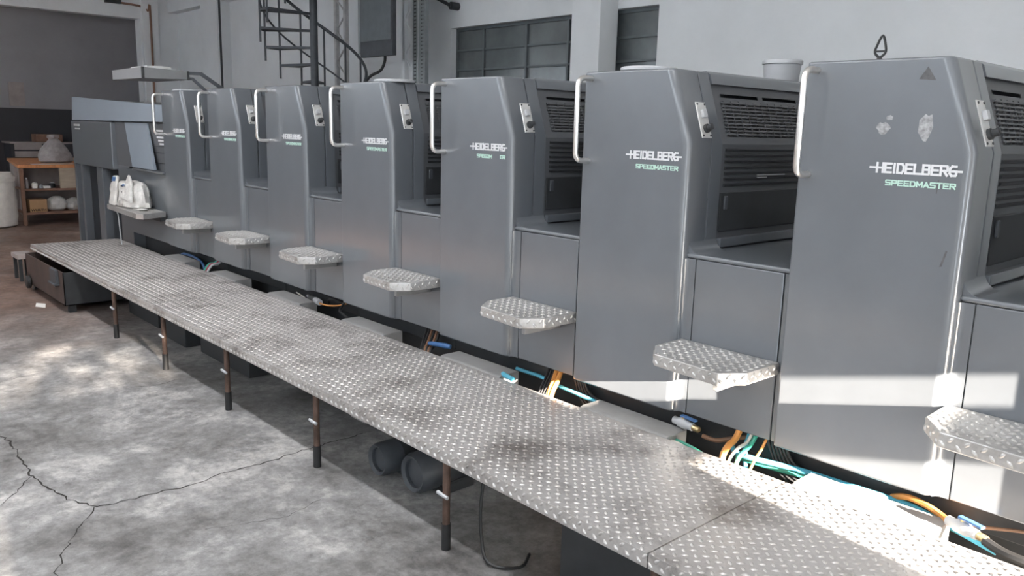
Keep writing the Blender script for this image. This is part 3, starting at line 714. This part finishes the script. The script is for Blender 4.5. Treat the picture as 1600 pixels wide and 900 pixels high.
for i, (x0, x1, y0, h, lab) in enumerate(((.50, 1.25, -.50, .36, 'dark storage box below the walkway beside the drawer box'), (1.45, 1.98, -.55, .34, 'narrow dark storage box below the walkway'), (2.15, 3.0, -.50, .30, 'wide low dark storage box below the walkway'))):
    b = thing('storage_box', lab, 'box', ((x0+x1)/2, y0+.09, 0)); w = (x1-x0)/2
    obj('body', MB().box(-w, w, -.15, .15, 0, h).mesh('body', .006), M['dark'], b)
    obj('lid', MB().box(-w-.01, w+.01, -.16, .16, h, h+.018).mesh('lid', .004), M['ironblue'], b)
for (x, y, z, r, lab) in ((4.93, -.78, .105, .082, 'black electric motor under the walkway, open round fan cover'), (5.20, -.76, .120, .095, 'larger black electric motor under the walkway by the pipe leg')):
    m_ = thing('electric_motor', lab, 'motor', (x, y, 0), group='motors under the walkway')
    obj('housing', MB().lathe([(r*.93, .10), (r, .11), (r, .34), (r*.9, .36)], (0, 0, z), 22, 'y').mesh('housing'), M['dark'], m_)
    obj('fan_cover', MB().lathe([(r*.75, .03), (r*.75, .012), (r*.92, 0), (r*1.02, .02), (r*1.02, .115)], (0, 0, z), 22, 'y').mesh('fan_cover'), M['ironblue'], m_)
    obj('foot', MB().box(-r*.8, r*.8, .13, .32, 0, z-r*.75).mesh('foot', .004), M['dark'], m_)
    for k in range(6):
        a = k*PI/3+.3
        obj('cooling_fin', MB().bar((math.cos(a)*r*1.03, .13, z+math.sin(a)*r*1.03), (math.cos(a)*r*1.03, .33, z+math.sin(a)*r*1.03), .008, .008).mesh('cooling_fin'), M['dark'], m_)
tag(obj('terminal_box', MB().box(4.70, 4.86, -.80, -.70, .27, .385).mesh('terminal_box', .02, 3), M['ledge']), 'small rounded grey terminal box under the walkway above the motors', 'box')
tag(obj('kick_board', MB().box(6.22, 8.9, -.80, -.77, 0, .385).mesh('kick_board', .003), M['dark']), 'black upright board closing the space under the walkway', 'board')
def wobbly(name, prof, n, amp, freq, m, loc, sc=(1, 1, 1), seed=0, bend=0):
    rnd = random.Random(seed); ph = [rnd.uniform(0, 6.28) for _ in range(6)]
    mb = MB(); vs = []
    for j, (r, h) in enumerate(prof):
        for k in range(n):
            a = 2*PI*k/n
            rr = r*(1+amp*math.sin(freq*a+ph[0]+h*9)+amp*.7*math.sin((freq+3)*a+ph[1]-h*14)+amp*.5*math.sin(2*a+ph[2]))
            hh = h+amp*.25*r*math.sin((freq-1)*a+ph[3]+j)
            vs.append((rr*math.cos(a)*sc[0]+bend*h*h, rr*math.sin(a)*sc[1], max(0, hh*sc[2])))
    m_ = len(prof)
    fs = [(i*n+k, i*n+(k+1) % n, (i+1)*n+(k+1) % n, (i+1)*n+k) for i in range(m_-1) for k in range(n)]
    fs += [tuple(range(n-1, -1, -1)), tuple(range((m_-1)*n, m_*n))]
    mb.add(vs, fs)
    me = mb.mesh(name); return obj(name, me, m, loc=loc)
tag(wobbly('black_rag', [(.16, 0), (.19, .02), (.15, .06), (.06, .10), (.02, .11)], 26, .16, 5, M['rubber'], (6.36, -.93, 0), (1.0, .5, 1), 3), 'crumpled black rag on the floor against the black upright board', 'rag')
tag(obj('loose_cable', MB().tube([(5.78, -.80, .385), (5.80, -.84, .22), (5.83, -.86, .10), (5.90, -.88, .015), (6.00, -.80, .012), (5.95, -.70, .012)], .007, 6, 4).mesh('loose_cable'), M['rubber']), 'thin black cable hanging below the walkway by a rusty leg', 'cable')

# ================================================================== HOSES AND VALVES IN THE GAP
def hose(pts, r, m, lab, cat='hose', group='hoses between walkway and press', name='hose'):
    pts = [(x, y, .482) if (.02 < y < .085 and .485 < z < .54) else (x, y, z) for x, y, z in pts]
    return tag(obj(name, MB().tube(pts, r, 8, 5).mesh(name), M[m]), lab, cat, group)
hose([(6.40, .03, .44), (6.468, .006, .43), (6.70, .060, .428), (6.904, .075, .428), (7.061, .090, .425), (7.16, .085, .42), (7.4, .10, .36)], .011, 'hoseblue', 'long light blue hose running behind the sunlit cable cover')
hose([(6.42, .04, .40), (6.60, .06, .40), (6.78, .085, .405), (6.95, .10, .40), (7.12, .11, .40), (7.4, .12, .36)], .011, 'hosegreen', 'dark green hose lying under the long light blue hose')
hose([(6.41, .10, .56), (6.415, .03, .51), (6.42, -.03, .465), (6.425, -.075, .43), (6.43, -.09, .34)], .014, 'hoseorange', 'copper orange hose bending down beside the tape marked unit')
hose([(6.49, .10, .56), (6.487, .04, .51), (6.488, -.02, .46), (6.49, -.07, .43), (6.49, -.09, .34)], .009, 'hosegreen', 'bright green hose dropping below the lower panel, thicker one of two')
hose([(6.47, .10, .56), (6.467, .04, .51), (6.46, -.02, .465), (6.455, -.07, .425), (6.45, -.09, .34)], .007, 'hoseclear', 'pale clear hose dropping between the orange and green hoses')
hose([(6.445, .12, .54), (6.45, .07, .50), (6.452, .05, .44), (6.46, .05, .36)], .011, 'hoseblue', 'short blue hose hanging behind the copper orange hose')
hose([(6.535, .09, .54), (6.54, .03, .48), (6.545, -.03, .445), (6.55, -.08, .40)], .006, 'hoseorange', 'thin yellow tube standing in front of the black cable bundle')
for i in range(6):
    d = .016*i
    hose([(6.60-d, .11, .58), (6.61-d, .095, .49), (6.66-d*.7, .085, .43-d*.75), (6.76-d*.4, .10, .40-d), (6.92, .105, .385-d), (7.12, .11, .37-d)], .0075, 'rubber', 'black cable of the bundle under the tape marked unit', 'cable', 'black cables under the tape marked unit', 'cable')
hose([(6.24, .05, .435), (6.30, .06, .43), (6.36, .08, .45), (6.42, .11, .47)], .010, 'hosebrown', 'brown hose leading from the blue handled valve to the press')
hose([(6.10, -.02, .40), (6.18, -.04, .41), (6.28, -.06, .41), (6.38, -.085, .40)], .011, 'hosegreen', 'dark green hose below the blue handled valve')
hose([(6.08, -.05, .39), (6.16, -.07, .415), (6.24, -.09, .42), (6.32, -.105, .39)], .008, 'hoseclear', 'pale clear hose below the blue handled valve')
def valve(loc, rz, lab):
    v = thing('ball_valve', lab, 'valve', loc, rz, 'hose valves')
    obj('body', MB().lathe([(.012, -.06), (.018, -.055), (.018, -.03), (.023, -.02), (.023, .02), (.018, .03), (.018, .055), (.012, .06)], (0, 0, .02), 14, 'x').mesh('body'), M['bucket'], v)
    obj('lever', MB().box(-.015, .075, -.011, .011, .048, .058).mesh('lever', .004, 2), M['hosenavy'], v, label='blue lever')
    obj('stem', MB().lathe([(.008, .035), (.008, .05)], (0, 0, 0), 10).mesh('stem'), M['brass'], v)
    obj('fitting', MB().lathe([(.014, .06), (.014, .09), (.010, .095)], (0, 0, .02), 10, 'x').mesh('fitting'), M['brass'], v)
    return v
valve((6.15, .03, .450), -.15, 'blue handled ball valve beside the bucket carrying unit')
valve((7.32, -.02, .440), -.35, 'blue handled ball valve at the end of the sunlit cable cover')
hose([(7.40, -.05, .455), (7.47, -.08, .45), (7.58, -.09, .45), (7.75, -.06, .44), (8.0, .02, .40)], .016, 'rubber', 'thick black hose leaving the valve at the sunlit cable cover')
hose([(7.04, .10, .43), (7.10, .085, .455), (7.17, .07, .455), (7.23, .05, .445), (7.27, .01, .445)], .012, 'hoseorange', 'short orange hose joined to the valve at the sunlit cable cover')
hose([(7.27, .08, .43), (7.36, .06, .45), (7.48, .09, .47), (7.60, .14, .46)], .006, 'hosebrown', 'thin brown wire beyond the sunlit cable cover', 'wire', None, 'wire')
# beside the unit with missing letters
for i in range(2):
    hose([(5.30+.03*i, .13, .58), (5.32+.03*i, .06, .50), (5.36+.025*i, .0, .46), (5.40+.02*i, -.06, .44), (5.42, -.09, .36)], .013, 'hoseorange', 'orange hose bending down beside the bucket carrying unit', 'hose', 'pair of orange hoses')
hose([(4.96, .12, .42), (5.07, .11, .425), (5.165, .10, .43), (5.35, .06, .43), (5.52, .04, .43), (5.70, .08, .40)], .010, 'hoseblue', 'long blue hose passing behind the orange hose pair')
for i in range(5):
    d = .018*i
    hose([(5.24+d, .13, .58), (5.25+d, .08, .50), (5.27+d, .03, .44), (5.29+d*.9, -.02, .40), (5.30+d, -.05, .33)], .0075, 'rubber', 'black cable hanging left of the orange hose pair', 'cable', 'black cables beside the orange hoses', 'cable')
    hose([(5.49-d, .11, .58), (5.50-d, .095, .49), (5.55-d*.7, .085, .43-d*.75), (5.67-d*.4, .09, .405-d), (5.85, .10, .395-d), (6.1, .11, .38-d)], .0075, 'rubber', 'black cable sweeping right of the orange hose pair', 'cable', 'black cables sweeping past the orange hoses', 'cable')
tag(obj('hose_coupling', MB().tube([(5.05, -.06, .445), (5.10, -.085, .45), (5.16, -.095, .45)], .014, 8, 3).mesh('hose_coupling'), M['hoseblue']), 'small pale blue hose coupling on the walkway edge', 'coupling')
# further along
for i in range(6):
    d = .018*i
    hose([(4.16+d*1.4, .13, .58), (4.18+d*1.4, .07, .50), (4.22+d*1.3, .02, .44), (4.28+d, -.04, .41), (4.31+d, -.06, .33)], .0085, 'hosebrown' if i in (2, 4) else 'rubber', 'brown hose in the bundle beside the blue connector' if i in (2, 4) else 'black hose in the bundle beside the blue connector', 'hose', 'hose bundle by the blue connector, brown' if i in (2, 4) else 'hose bundle by the blue connector, black')
tag(obj('hose_connector', MB().tube([(4.34, -.03, .455), (4.40, .0, .455), (4.47, .035, .45)], [.012, .015, .015, .018, .015, .012], 10, 2).mesh('hose_connector'), M['hosenavy']), 'blue hose connector beside the unit with missing letters', 'connector')
hose([(3.20, .12, .56), (3.22, .05, .50), (3.26, .0, .45), (3.34, -.02, .44), (3.42, -.03, .43)], .009, 'rubber', 'black cable curving beside the fourth unit cover', 'cable', None, 'cable')
cn = thing('pipe_fitting', 'dark pipe fitting with pale coupling near the third unit', 'fitting', (2.90, .02, .43))
obj('body', MB().tube([(-.14, .02, .03), (-.02, .0, .03)], .017, 10, 1).mesh('body'), M['dark'], cn)
obj('coupling', MB().tube([(-.02, 0, .03), (.08, -.02, .03)], .022, 10, 1).mesh('coupling'), M['bucket'], cn)
obj('nipple', MB().tube([(-.19, .03, .03), (-.14, .02, .03)], .012, 8, 1).mesh('nipple'), M['bucket'], cn)
hose([(2.98, 0, .455), (3.06, .02, .45), (3.14, .06, .46), (3.22, .10, .49)], .006, 'hoseorange', 'thin orange wire leaving the pale coupling', 'wire', None, 'wire')
hose([(2.98, .07, .45), (3.02, .06, .49), (3.10, .08, .49), (3.15, .10, .46)], .012, 'rubber', 'short black hose loop above the pale coupling')
hose([(2.55, .04, .46), (2.60, .05, .445), (2.68, .04, .44)], .005, 'hoseclear', 'thin pale wire on the cable cover of the third unit', 'wire', None, 'wire')
for i, (m_, lab) in enumerate((('hosegreen', 'green hose standing beside the second unit front corner'), ('red', 'dark red hose standing beside the second unit front corner'), ('bucket', 'grey hose standing beside the second unit front corner'))):
    hose([(1.02+.035*i, .12, .60), (1.02+.035*i, .05, .53), (1.03+.035*i, -.02, .47), (1.05+.035*i, -.07, .42), (1.05+.035*i, -.09, .36)], .011, m_, lab)
for i in range(3):
    hose([(.05, .10, .42-.02*i), (.25, .06, .455-.015*i), (.5, .066+.02*i, .45-.02*i), (.72, .05+.02*i, .41-.02*i), (.95, -.03+.03*i, .36)], .012, 'hosenavy' if i == 0 else 'rubber', 'dark blue hose arching below the unit beside the delivery' if i == 0 else 'black hose arching below the unit beside the delivery', 'hose', 'arched hoses below the first unit, blue' if i == 0 else 'arched hoses below the first unit, black')

# ================================================================== BAG ON THE LONG STEP
bgt = thing('plastic_bag', 'white printed plastic carrier bag on the long tread plate step', 'bag', (-.62, -.11, .849))
def bagmesh(n=30):
    mb = MB(); vs = []; rnd = random.Random(5)
    prof = [(.20, 0), (.225, .015), (.22, .06), (.20, .12), (.185, .17), (.17, .21), (.15, .235), (.11, .24)]
    for j, (r, h) in enumerate(prof):
        for k in range(n):
            a = 2*PI*k/n; w = 1+.07*math.sin(5*a+h*20)+.05*math.sin(9*a-h*30)
            vs.append((r*1.55*w*math.cos(a), r*.62*w*math.sin(a), h+(.02*math.sin(3*a+1) if j > 3 else 0)))
    m_ = len(prof); fs = [(i*n+k, i*n+(k+1) % n, (i+1)*n+(k+1) % n, (i+1)*n+k) for i in range(m_-1) for k in range(n)]
    fs += [tuple(range(n-1, -1, -1)), tuple(range((m_-1)*n, m_*n))]
    return mb.add(vs, fs).mesh('body')
obj('body', bagmesh(), M['plastic'], bgt)
obj('flap', MB().add([(-.30, -.16, .01), (-.12, -.165, .005), (-.11, -.12, .31), (-.27, -.11, .30), (-.30, -.13, .01), (-.12, -.13, .005), (-.11, -.09, .305), (-.27, -.08, .295)],
    [(0, 1, 2, 3), (7, 6, 5, 4), (0, 4, 5, 1), (1, 5, 6, 2), (2, 6, 7, 3), (3, 7, 4, 0)]).mesh('flap', .012), M['plastic'], bgt)
obj('flap', MB().add([(.05, -.15, .10), (.30, -.14, .06), (.20, -.09, .27), (.08, -.07, .33), (.05, -.11, .10), (.30, -.10, .06), (.20, -.06, .265), (.08, -.04, .325)],
    [(0, 1, 2, 3), (7, 6, 5, 4), (0, 4, 5, 1), (1, 5, 6, 2), (2, 6, 7, 3), (3, 7, 4, 0)]).mesh('flap', .012), M['plastic'], bgt)
obj('print_band', MB().add([(-.262, -.126, .245), (-.128, -.131, .25), (-.122, -.121, .295), (-.255, -.115, .29)], [(0, 1, 2, 3)]).mesh('print_band', smooth=False), M['hosenavy'], bgt)
for i in range(8):
    a, z = random.uniform(-.02, .12), random.uniform(.10, .22)
    obj('print_mark', MB().box(a, a+random.uniform(.015, .04), -.128, -.118, z, z+.014).mesh('print_mark', smooth=False), M['dark'] if i % 2 else M['hosenavy'], bgt)
tag(obj('strap_loop', MB().tube([(-1.02, -.16, .87), (-1.14, -.16, .92), (-1.19, -.16, .99), (-1.12, -.16, 1.06), (-1.0, -.15, 1.08)], .009, 8, 5).mesh('strap_loop'), M['plastic']), 'white looped strap sticking out beside the carrier bag', 'strap')
tag(obj('paper_sheet', MB().add([(-.50, -.22, .847), (-.20, -.20, .850), (-.08, -.16, .866), (-.25, -.10, .852), (-.48, -.14, .849)], [(0, 1, 2, 3, 4)]).mesh('paper_sheet'), M['paper']), 'loose sheet of white paper on the long step beside the bag', 'paper')

# ================================================================== WORKBENCH CORNER
bn = thing('workbench', 'grey workbench with orange wooden top and two open shelves', 'workbench', (-7.5, .7, 0))
BO = Vector((7.5, -.7, 0))
def bpart(name, mb, m, bevel=.004):
    mb.v = [tuple(Vector(p)+BO) for p in mb.v]; return obj(name, mb.mesh(name, bevel, 1), m, bn)
bpart('top', MB().prism_z([(-6.66, .06), (-6.66, 1.75), (-9.2, 1.95), (-9.2, .40)], .915, .965), M['orangewood'])
bpart('side_panel', MB().prism_z([(-6.70, .10), (-6.70, .13), (-9.1, .45), (-9.1, .42)], .12, .915), M['benchgrey'])
bpart('back_panel', MB().box(-7.35, -7.32, .14, 1.7, .2, .915), M['benchgrey'])
bpart('shelf', MB().box(-7.32, -6.67, .13, 1.7, .55, .585), M['shelfbrown'])
bpart('shelf', MB().box(-7.32, -6.67, .13, 1.7, .17, .21), M['shelfbrown'])
bpart('leg', MB().box(-6.72, -6.67, .085, .14, 0, .915), M['shelfbrown'])
bpart('leg', MB().box(-6.72, -6.67, 1.65, 1.70, 0, .915), M['shelfbrown'])
bpart('leg', MB().box(-9.12, -9.07, .46, .51, 0, .915), M['shelfbrown'])
bpart('leg', MB().box(-9.12, -9.07, 1.85, 1.90, 0, .915), M['shelfbrown'])
bpart('drawer_front', MB().box(-6.72, -6.665, .655, 1.64, .585, .91), M['benchwood'])
cb = thing('cardboard_box', 'brown cardboard box with black lettering on the lower bench shelf', 'box', (-6.85, .32, .21))
obj('body', MB().box(-.15, .15, -.125, .125, 0, .20).mesh('body', .003), M['card'], cb)
tm = fit_text(text_mesh('WURTH', 1.0, .0015, .03), -.115, .105, .012, .048, 0)
for v in tm.vertices: v.co = (.1505, v.co.x, v.co.z)
obj('lettering', tm, M['rubber'], cb)
tag(wobbly('film_bundle', [(.08, 0), (.14, .04), (.155, .11), (.12, .19), (.05, .235), (.01, .24)], 22, .09, 5, M['plastic'], (-6.86, .62, .21), (1, 1, 1), 11), 'crumpled ball of clear plastic film beside the cardboard box', 'plastic film')
tag(wobbly('film_bundle', [(.07, 0), (.12, .04), (.13, .10), (.09, .17), (.03, .20)], 22, .10, 6, M['plastic'], (-6.88, .88, .21), (1, 1, 1), 12), 'smaller crumpled plastic film bundle further along the lower shelf', 'plastic film')
tag(obj('tape_roll', MB().lathe([(.04, -.03), (.08, -.03), (.08, .03), (.04, .03)], (-6.84, 1.08, .29), 18, 'x').mesh('tape_roll'), M['bucket']), 'pale roll of tape standing on the lower shelf', 'tape roll')
for (y, r, h, m_, lab) in ((.20, .025, .17, 'plasticgrey', 'tall slim bottle on the upper bench shelf'), (.31, .045, .10, 'paper', 'short white tub on the upper bench shelf'), (.40, .03, .06, 'bucket', 'tiny grey tin on the upper bench shelf'), (.56, .05, .09, 'dark', 'dark tin on the upper bench shelf')):
    b = thing('container', lab, 'container', (-6.80, y, .585))
    obj('body', MB().lathe([(r, 0), (r, h*.75), (r*.6, h*.88)], (0, 0, 0), 12).mesh('body'), M[m_], b)
    obj('cap', MB().lathe([(r*.62, h*.86), (r*.62, h), (r*.5, h*1.02)], (0, 0, 0), 12).mesh('cap'), M['bucket'], b)
tag(obj('paper_packet', MB().prism_z([(-6.9, .44), (-6.72, .42), (-6.72, .52), (-6.9, .53)], .586, .62).mesh('paper_packet', .004), M['paper']), 'white paper packet lying on the upper bench shelf', 'packet')
tag(obj('paper_strip', MB().prism_z([(-6.95, .30), (-6.82, .30), (-6.85, .92), (-6.93, .90)], .966, .969).mesh('paper_strip'), M['paper']), 'long white paper strip lying on the orange bench top', 'paper')
pb = thing('tied_bag', 'grey translucent plastic bag knotted on the orange bench top', 'bag', (-7.4, .78, .965))
w_ = wobbly('body', [(.20, 0), (.24, .03), (.235, .12), (.19, .23), (.13, .32), (.08, .37), (.06, .40)], 26, .06, 5, M['plasticgrey'], (0, 0, 0), (1, 1.05, 1), 21); w_.parent = pb
k_ = wobbly('knot', [(.05, .38), (.085, .42), (.08, .46), (.03, .47)], 16, .15, 3, M['plasticgrey'], (0, -.02, 0), (1, 1, 1), 22); k_.parent = pb
sk = thing('woven_sack', 'tall white woven sack slumped on the floor beside the workbench', 'sack', (-6.75, -.28, 0))
w_ = wobbly('body', [(.24, 0), (.29, .03), (.31, .18), (.31, .40), (.29, .60), (.28, .72), (.24, .80)], 34, .035, 6, M['sack'], (0, 0, 0), (1, 1, 1), 31); w_.parent = sk
k_ = wobbly('rolled_collar', [(.22, .70), (.30, .72), (.31, .78), (.27, .85), (.20, .84)], 34, .05, 7, M['sack'], (0, 0, 0), (1, 1, 1), 32); k_.parent = sk
bs = thing('low_cabinet', 'low grey cabinet with pale drawers against the dark far wall', 'cabinet', (-11.4, 1.6, 0))
obj('body', MB().box(-.35, .35, -.75, .9, 0, 1.17).mesh('body', .005), M['dado'], bs)
obj('worktop', MB().box(-.38, .38, -.78, .95, 1.17, 1.20).mesh('worktop', .004), M['benchgrey'], bs)
for z in (.90, 1.05): obj('drawer', MB().box(.35, .375, -.70, -.20, z, z+.12).mesh('drawer', .004), M['benchgrey'], bs)
tag(obj('carton', MB().box(-11.65, -11.25, 1.35, 1.85, 1.20, 1.36).mesh('carton', .004), M['shelfbrown']), 'dull brown carton on the low grey cabinet', 'box')

# ================================================================== SPIRAL STAIR
sp = thing('spiral_staircase', 'dark iron spiral staircase with open treads and curved handrail', 'staircase', (-1.94, 2.7, 0))
obj('centre_pole', MB().tube([(0, 0, 0), (0, 0, ZCE-.02)], .052, 14, 1).mesh('centre_pole'), M['ironblue'], sp)
rv = Vector((.671, .741, 0)); dv = Vector((-.741, .671, 0)); RS = .68
def sdir_(phi): return (-rv*math.cos(phi) + dv*math.sin(phi)).normalized()
Z0, DZ, P0, DP = 2.305, .213, math.radians(74), math.radians(27)
idx = range(-10, 8)
for i in idx:
    z = Z0+DZ*i; ph = P0-DP*i
    a = sdir_(ph-.24); b = sdir_(ph+.24); n0 = sdir_(ph-PI/2)*.05
    p = [a*.05, b*.05, b*RS, sdir_(ph)*RS*1.01, a*RS]
    vs = [(q.x, q.y, z-.03) for q in p]+[(q.x, q.y, z) for q in p]; n = 5
    mb = MB().add(vs, [tuple(range(n-1, -1, -1)), tuple(range(n, 2*n))]+[(k, (k+1) % n, (k+1) % n+n, k+n) for k in range(n)])
    obj('tread', mb.mesh('tread'), M['ironblue'], sp)
    e = sdir_(ph-.22)*RS
    if i > -9: obj('baluster', MB().tube([(e.x, e.y, z-DZ*.9), (e.x, e.y, min(z+.95, ZCE-.02))], .0135, 6, 1).mesh('baluster'), M['ironblue'], sp)
for (hh, rr, nm) in ((.95, .021, 'handrail'), (.42, .012, 'mid_rail')):
    pts = []
    for k in range(-72, 37):
        i = k/8; e = sdir_(P0-DP*i-.22)*RS
        if Z0+DZ*i+hh < ZCE-.03: pts.append((e.x, e.y, Z0+DZ*i+hh))
    obj(nm, MB().tube(pts, rr, 6, 1).mesh(nm), M['ironblue'], sp)
wbx = thing('white_sign_box', 'small white box hung on the spiral staircase', 'box', (-1.72, 2.28, 3.27))
obj('body', MB().box(-.14, .10, -.03, .03, 0.04, .35).mesh('body', .005), M['paper'], wbx)
obj('lid', MB().box(-.12, .10, -.035, .035, 0, .04).mesh('lid', .004), M['wall'], wbx)

# hanging dark cabinet
hc = thing('wall_cabinet', 'dark blue grey steel cabinet hanging in front of the wall', 'cabinet', (-1.28, 3.0, 2.58))
obj('body', MB().box(0, .74, 0, .06, 0, 1.5).mesh('body', .008), M['ironblue'], hc)
obj('door', MB().box(.03, .715, -.014, 0, .19, 1.48).mesh('door', .006), M['frame'], hc)
obj('hinge_strip', MB().box(-.05, .0, .0, .05, 0.05, 1.5).mesh('hinge_strip', .003), M['latticegrey'], hc)
obj('hanger', MB().box(.2, .26, .06, 1.0, .9, .96).mesh('hanger'), M['ironblue'], hc)
obj('hanger', MB().box(.5, .56, .06, 1.0, .9, .96).mesh('hanger'), M['ironblue'], hc)
tag(obj('drop_cable', MB().tube([(-.78, 3.05, 2.58), (-.75, 3.02, 2.50), (-.82, 3.0, 2.40), (-1.0, 2.95, 2.32), (-1.2, 2.9, 2.1)], .018, 8, 5).mesh('drop_cable'), M['rubber']), 'thick black cable curving down below the dark wall cabinet', 'cable')

# lattice columns
def lattice_col(x0, x1, y, lab, m1, perforated=False):
    t = thing('lattice_column', lab, 'column', ((x0+x1)/2, y, 0)); w = (x1-x0)/2
    for s in (-1, 1):
        obj('chord', MB().box(s*w-.028, s*w+.028, -.03, .03, 0, ZCE).mesh('chord', .003, 1), M[m1], t)
    z = .2; i = 0
    while z < ZCE-.3:
        obj('diagonal', MB().bar(((-w if i % 2 else w), 0, z), ((w if i % 2 else -w), 0, z+.22), .024, .012).mesh('diagonal'), M[m1], t); z += .22; i += 1
    return t
lattice_col(-2.72, -2.46, 3.5, 'pale lattice steel column behind the spiral staircase', 'lattice')
t2 = lattice_col(-.92, -.73, 3.45, 'whitish lattice column with perforated grey strip beside the window', 'wall')
obj('perforated_strip', MB().box(.11, .38, -.03, .03, 0, ZCE).mesh('perforated_strip', .003, 1), M['latticegrey'], t2)
hm = MB()
z = 2.0
while z < 3.6:
    for x in (.15, .18, .30, .33): hm.box(x, x+.012, -.034, -.029, z, z+.016)
    z += .045
ho = obj('perforations', hm.mesh('perforations', smooth=False), M['dark'], t2); ho['kind'] = 'stuff'
obj('strip_rib', MB().box(.235, .255, -.045, -.03, 0, ZCE).mesh('strip_rib'), M['bucket'], t2)
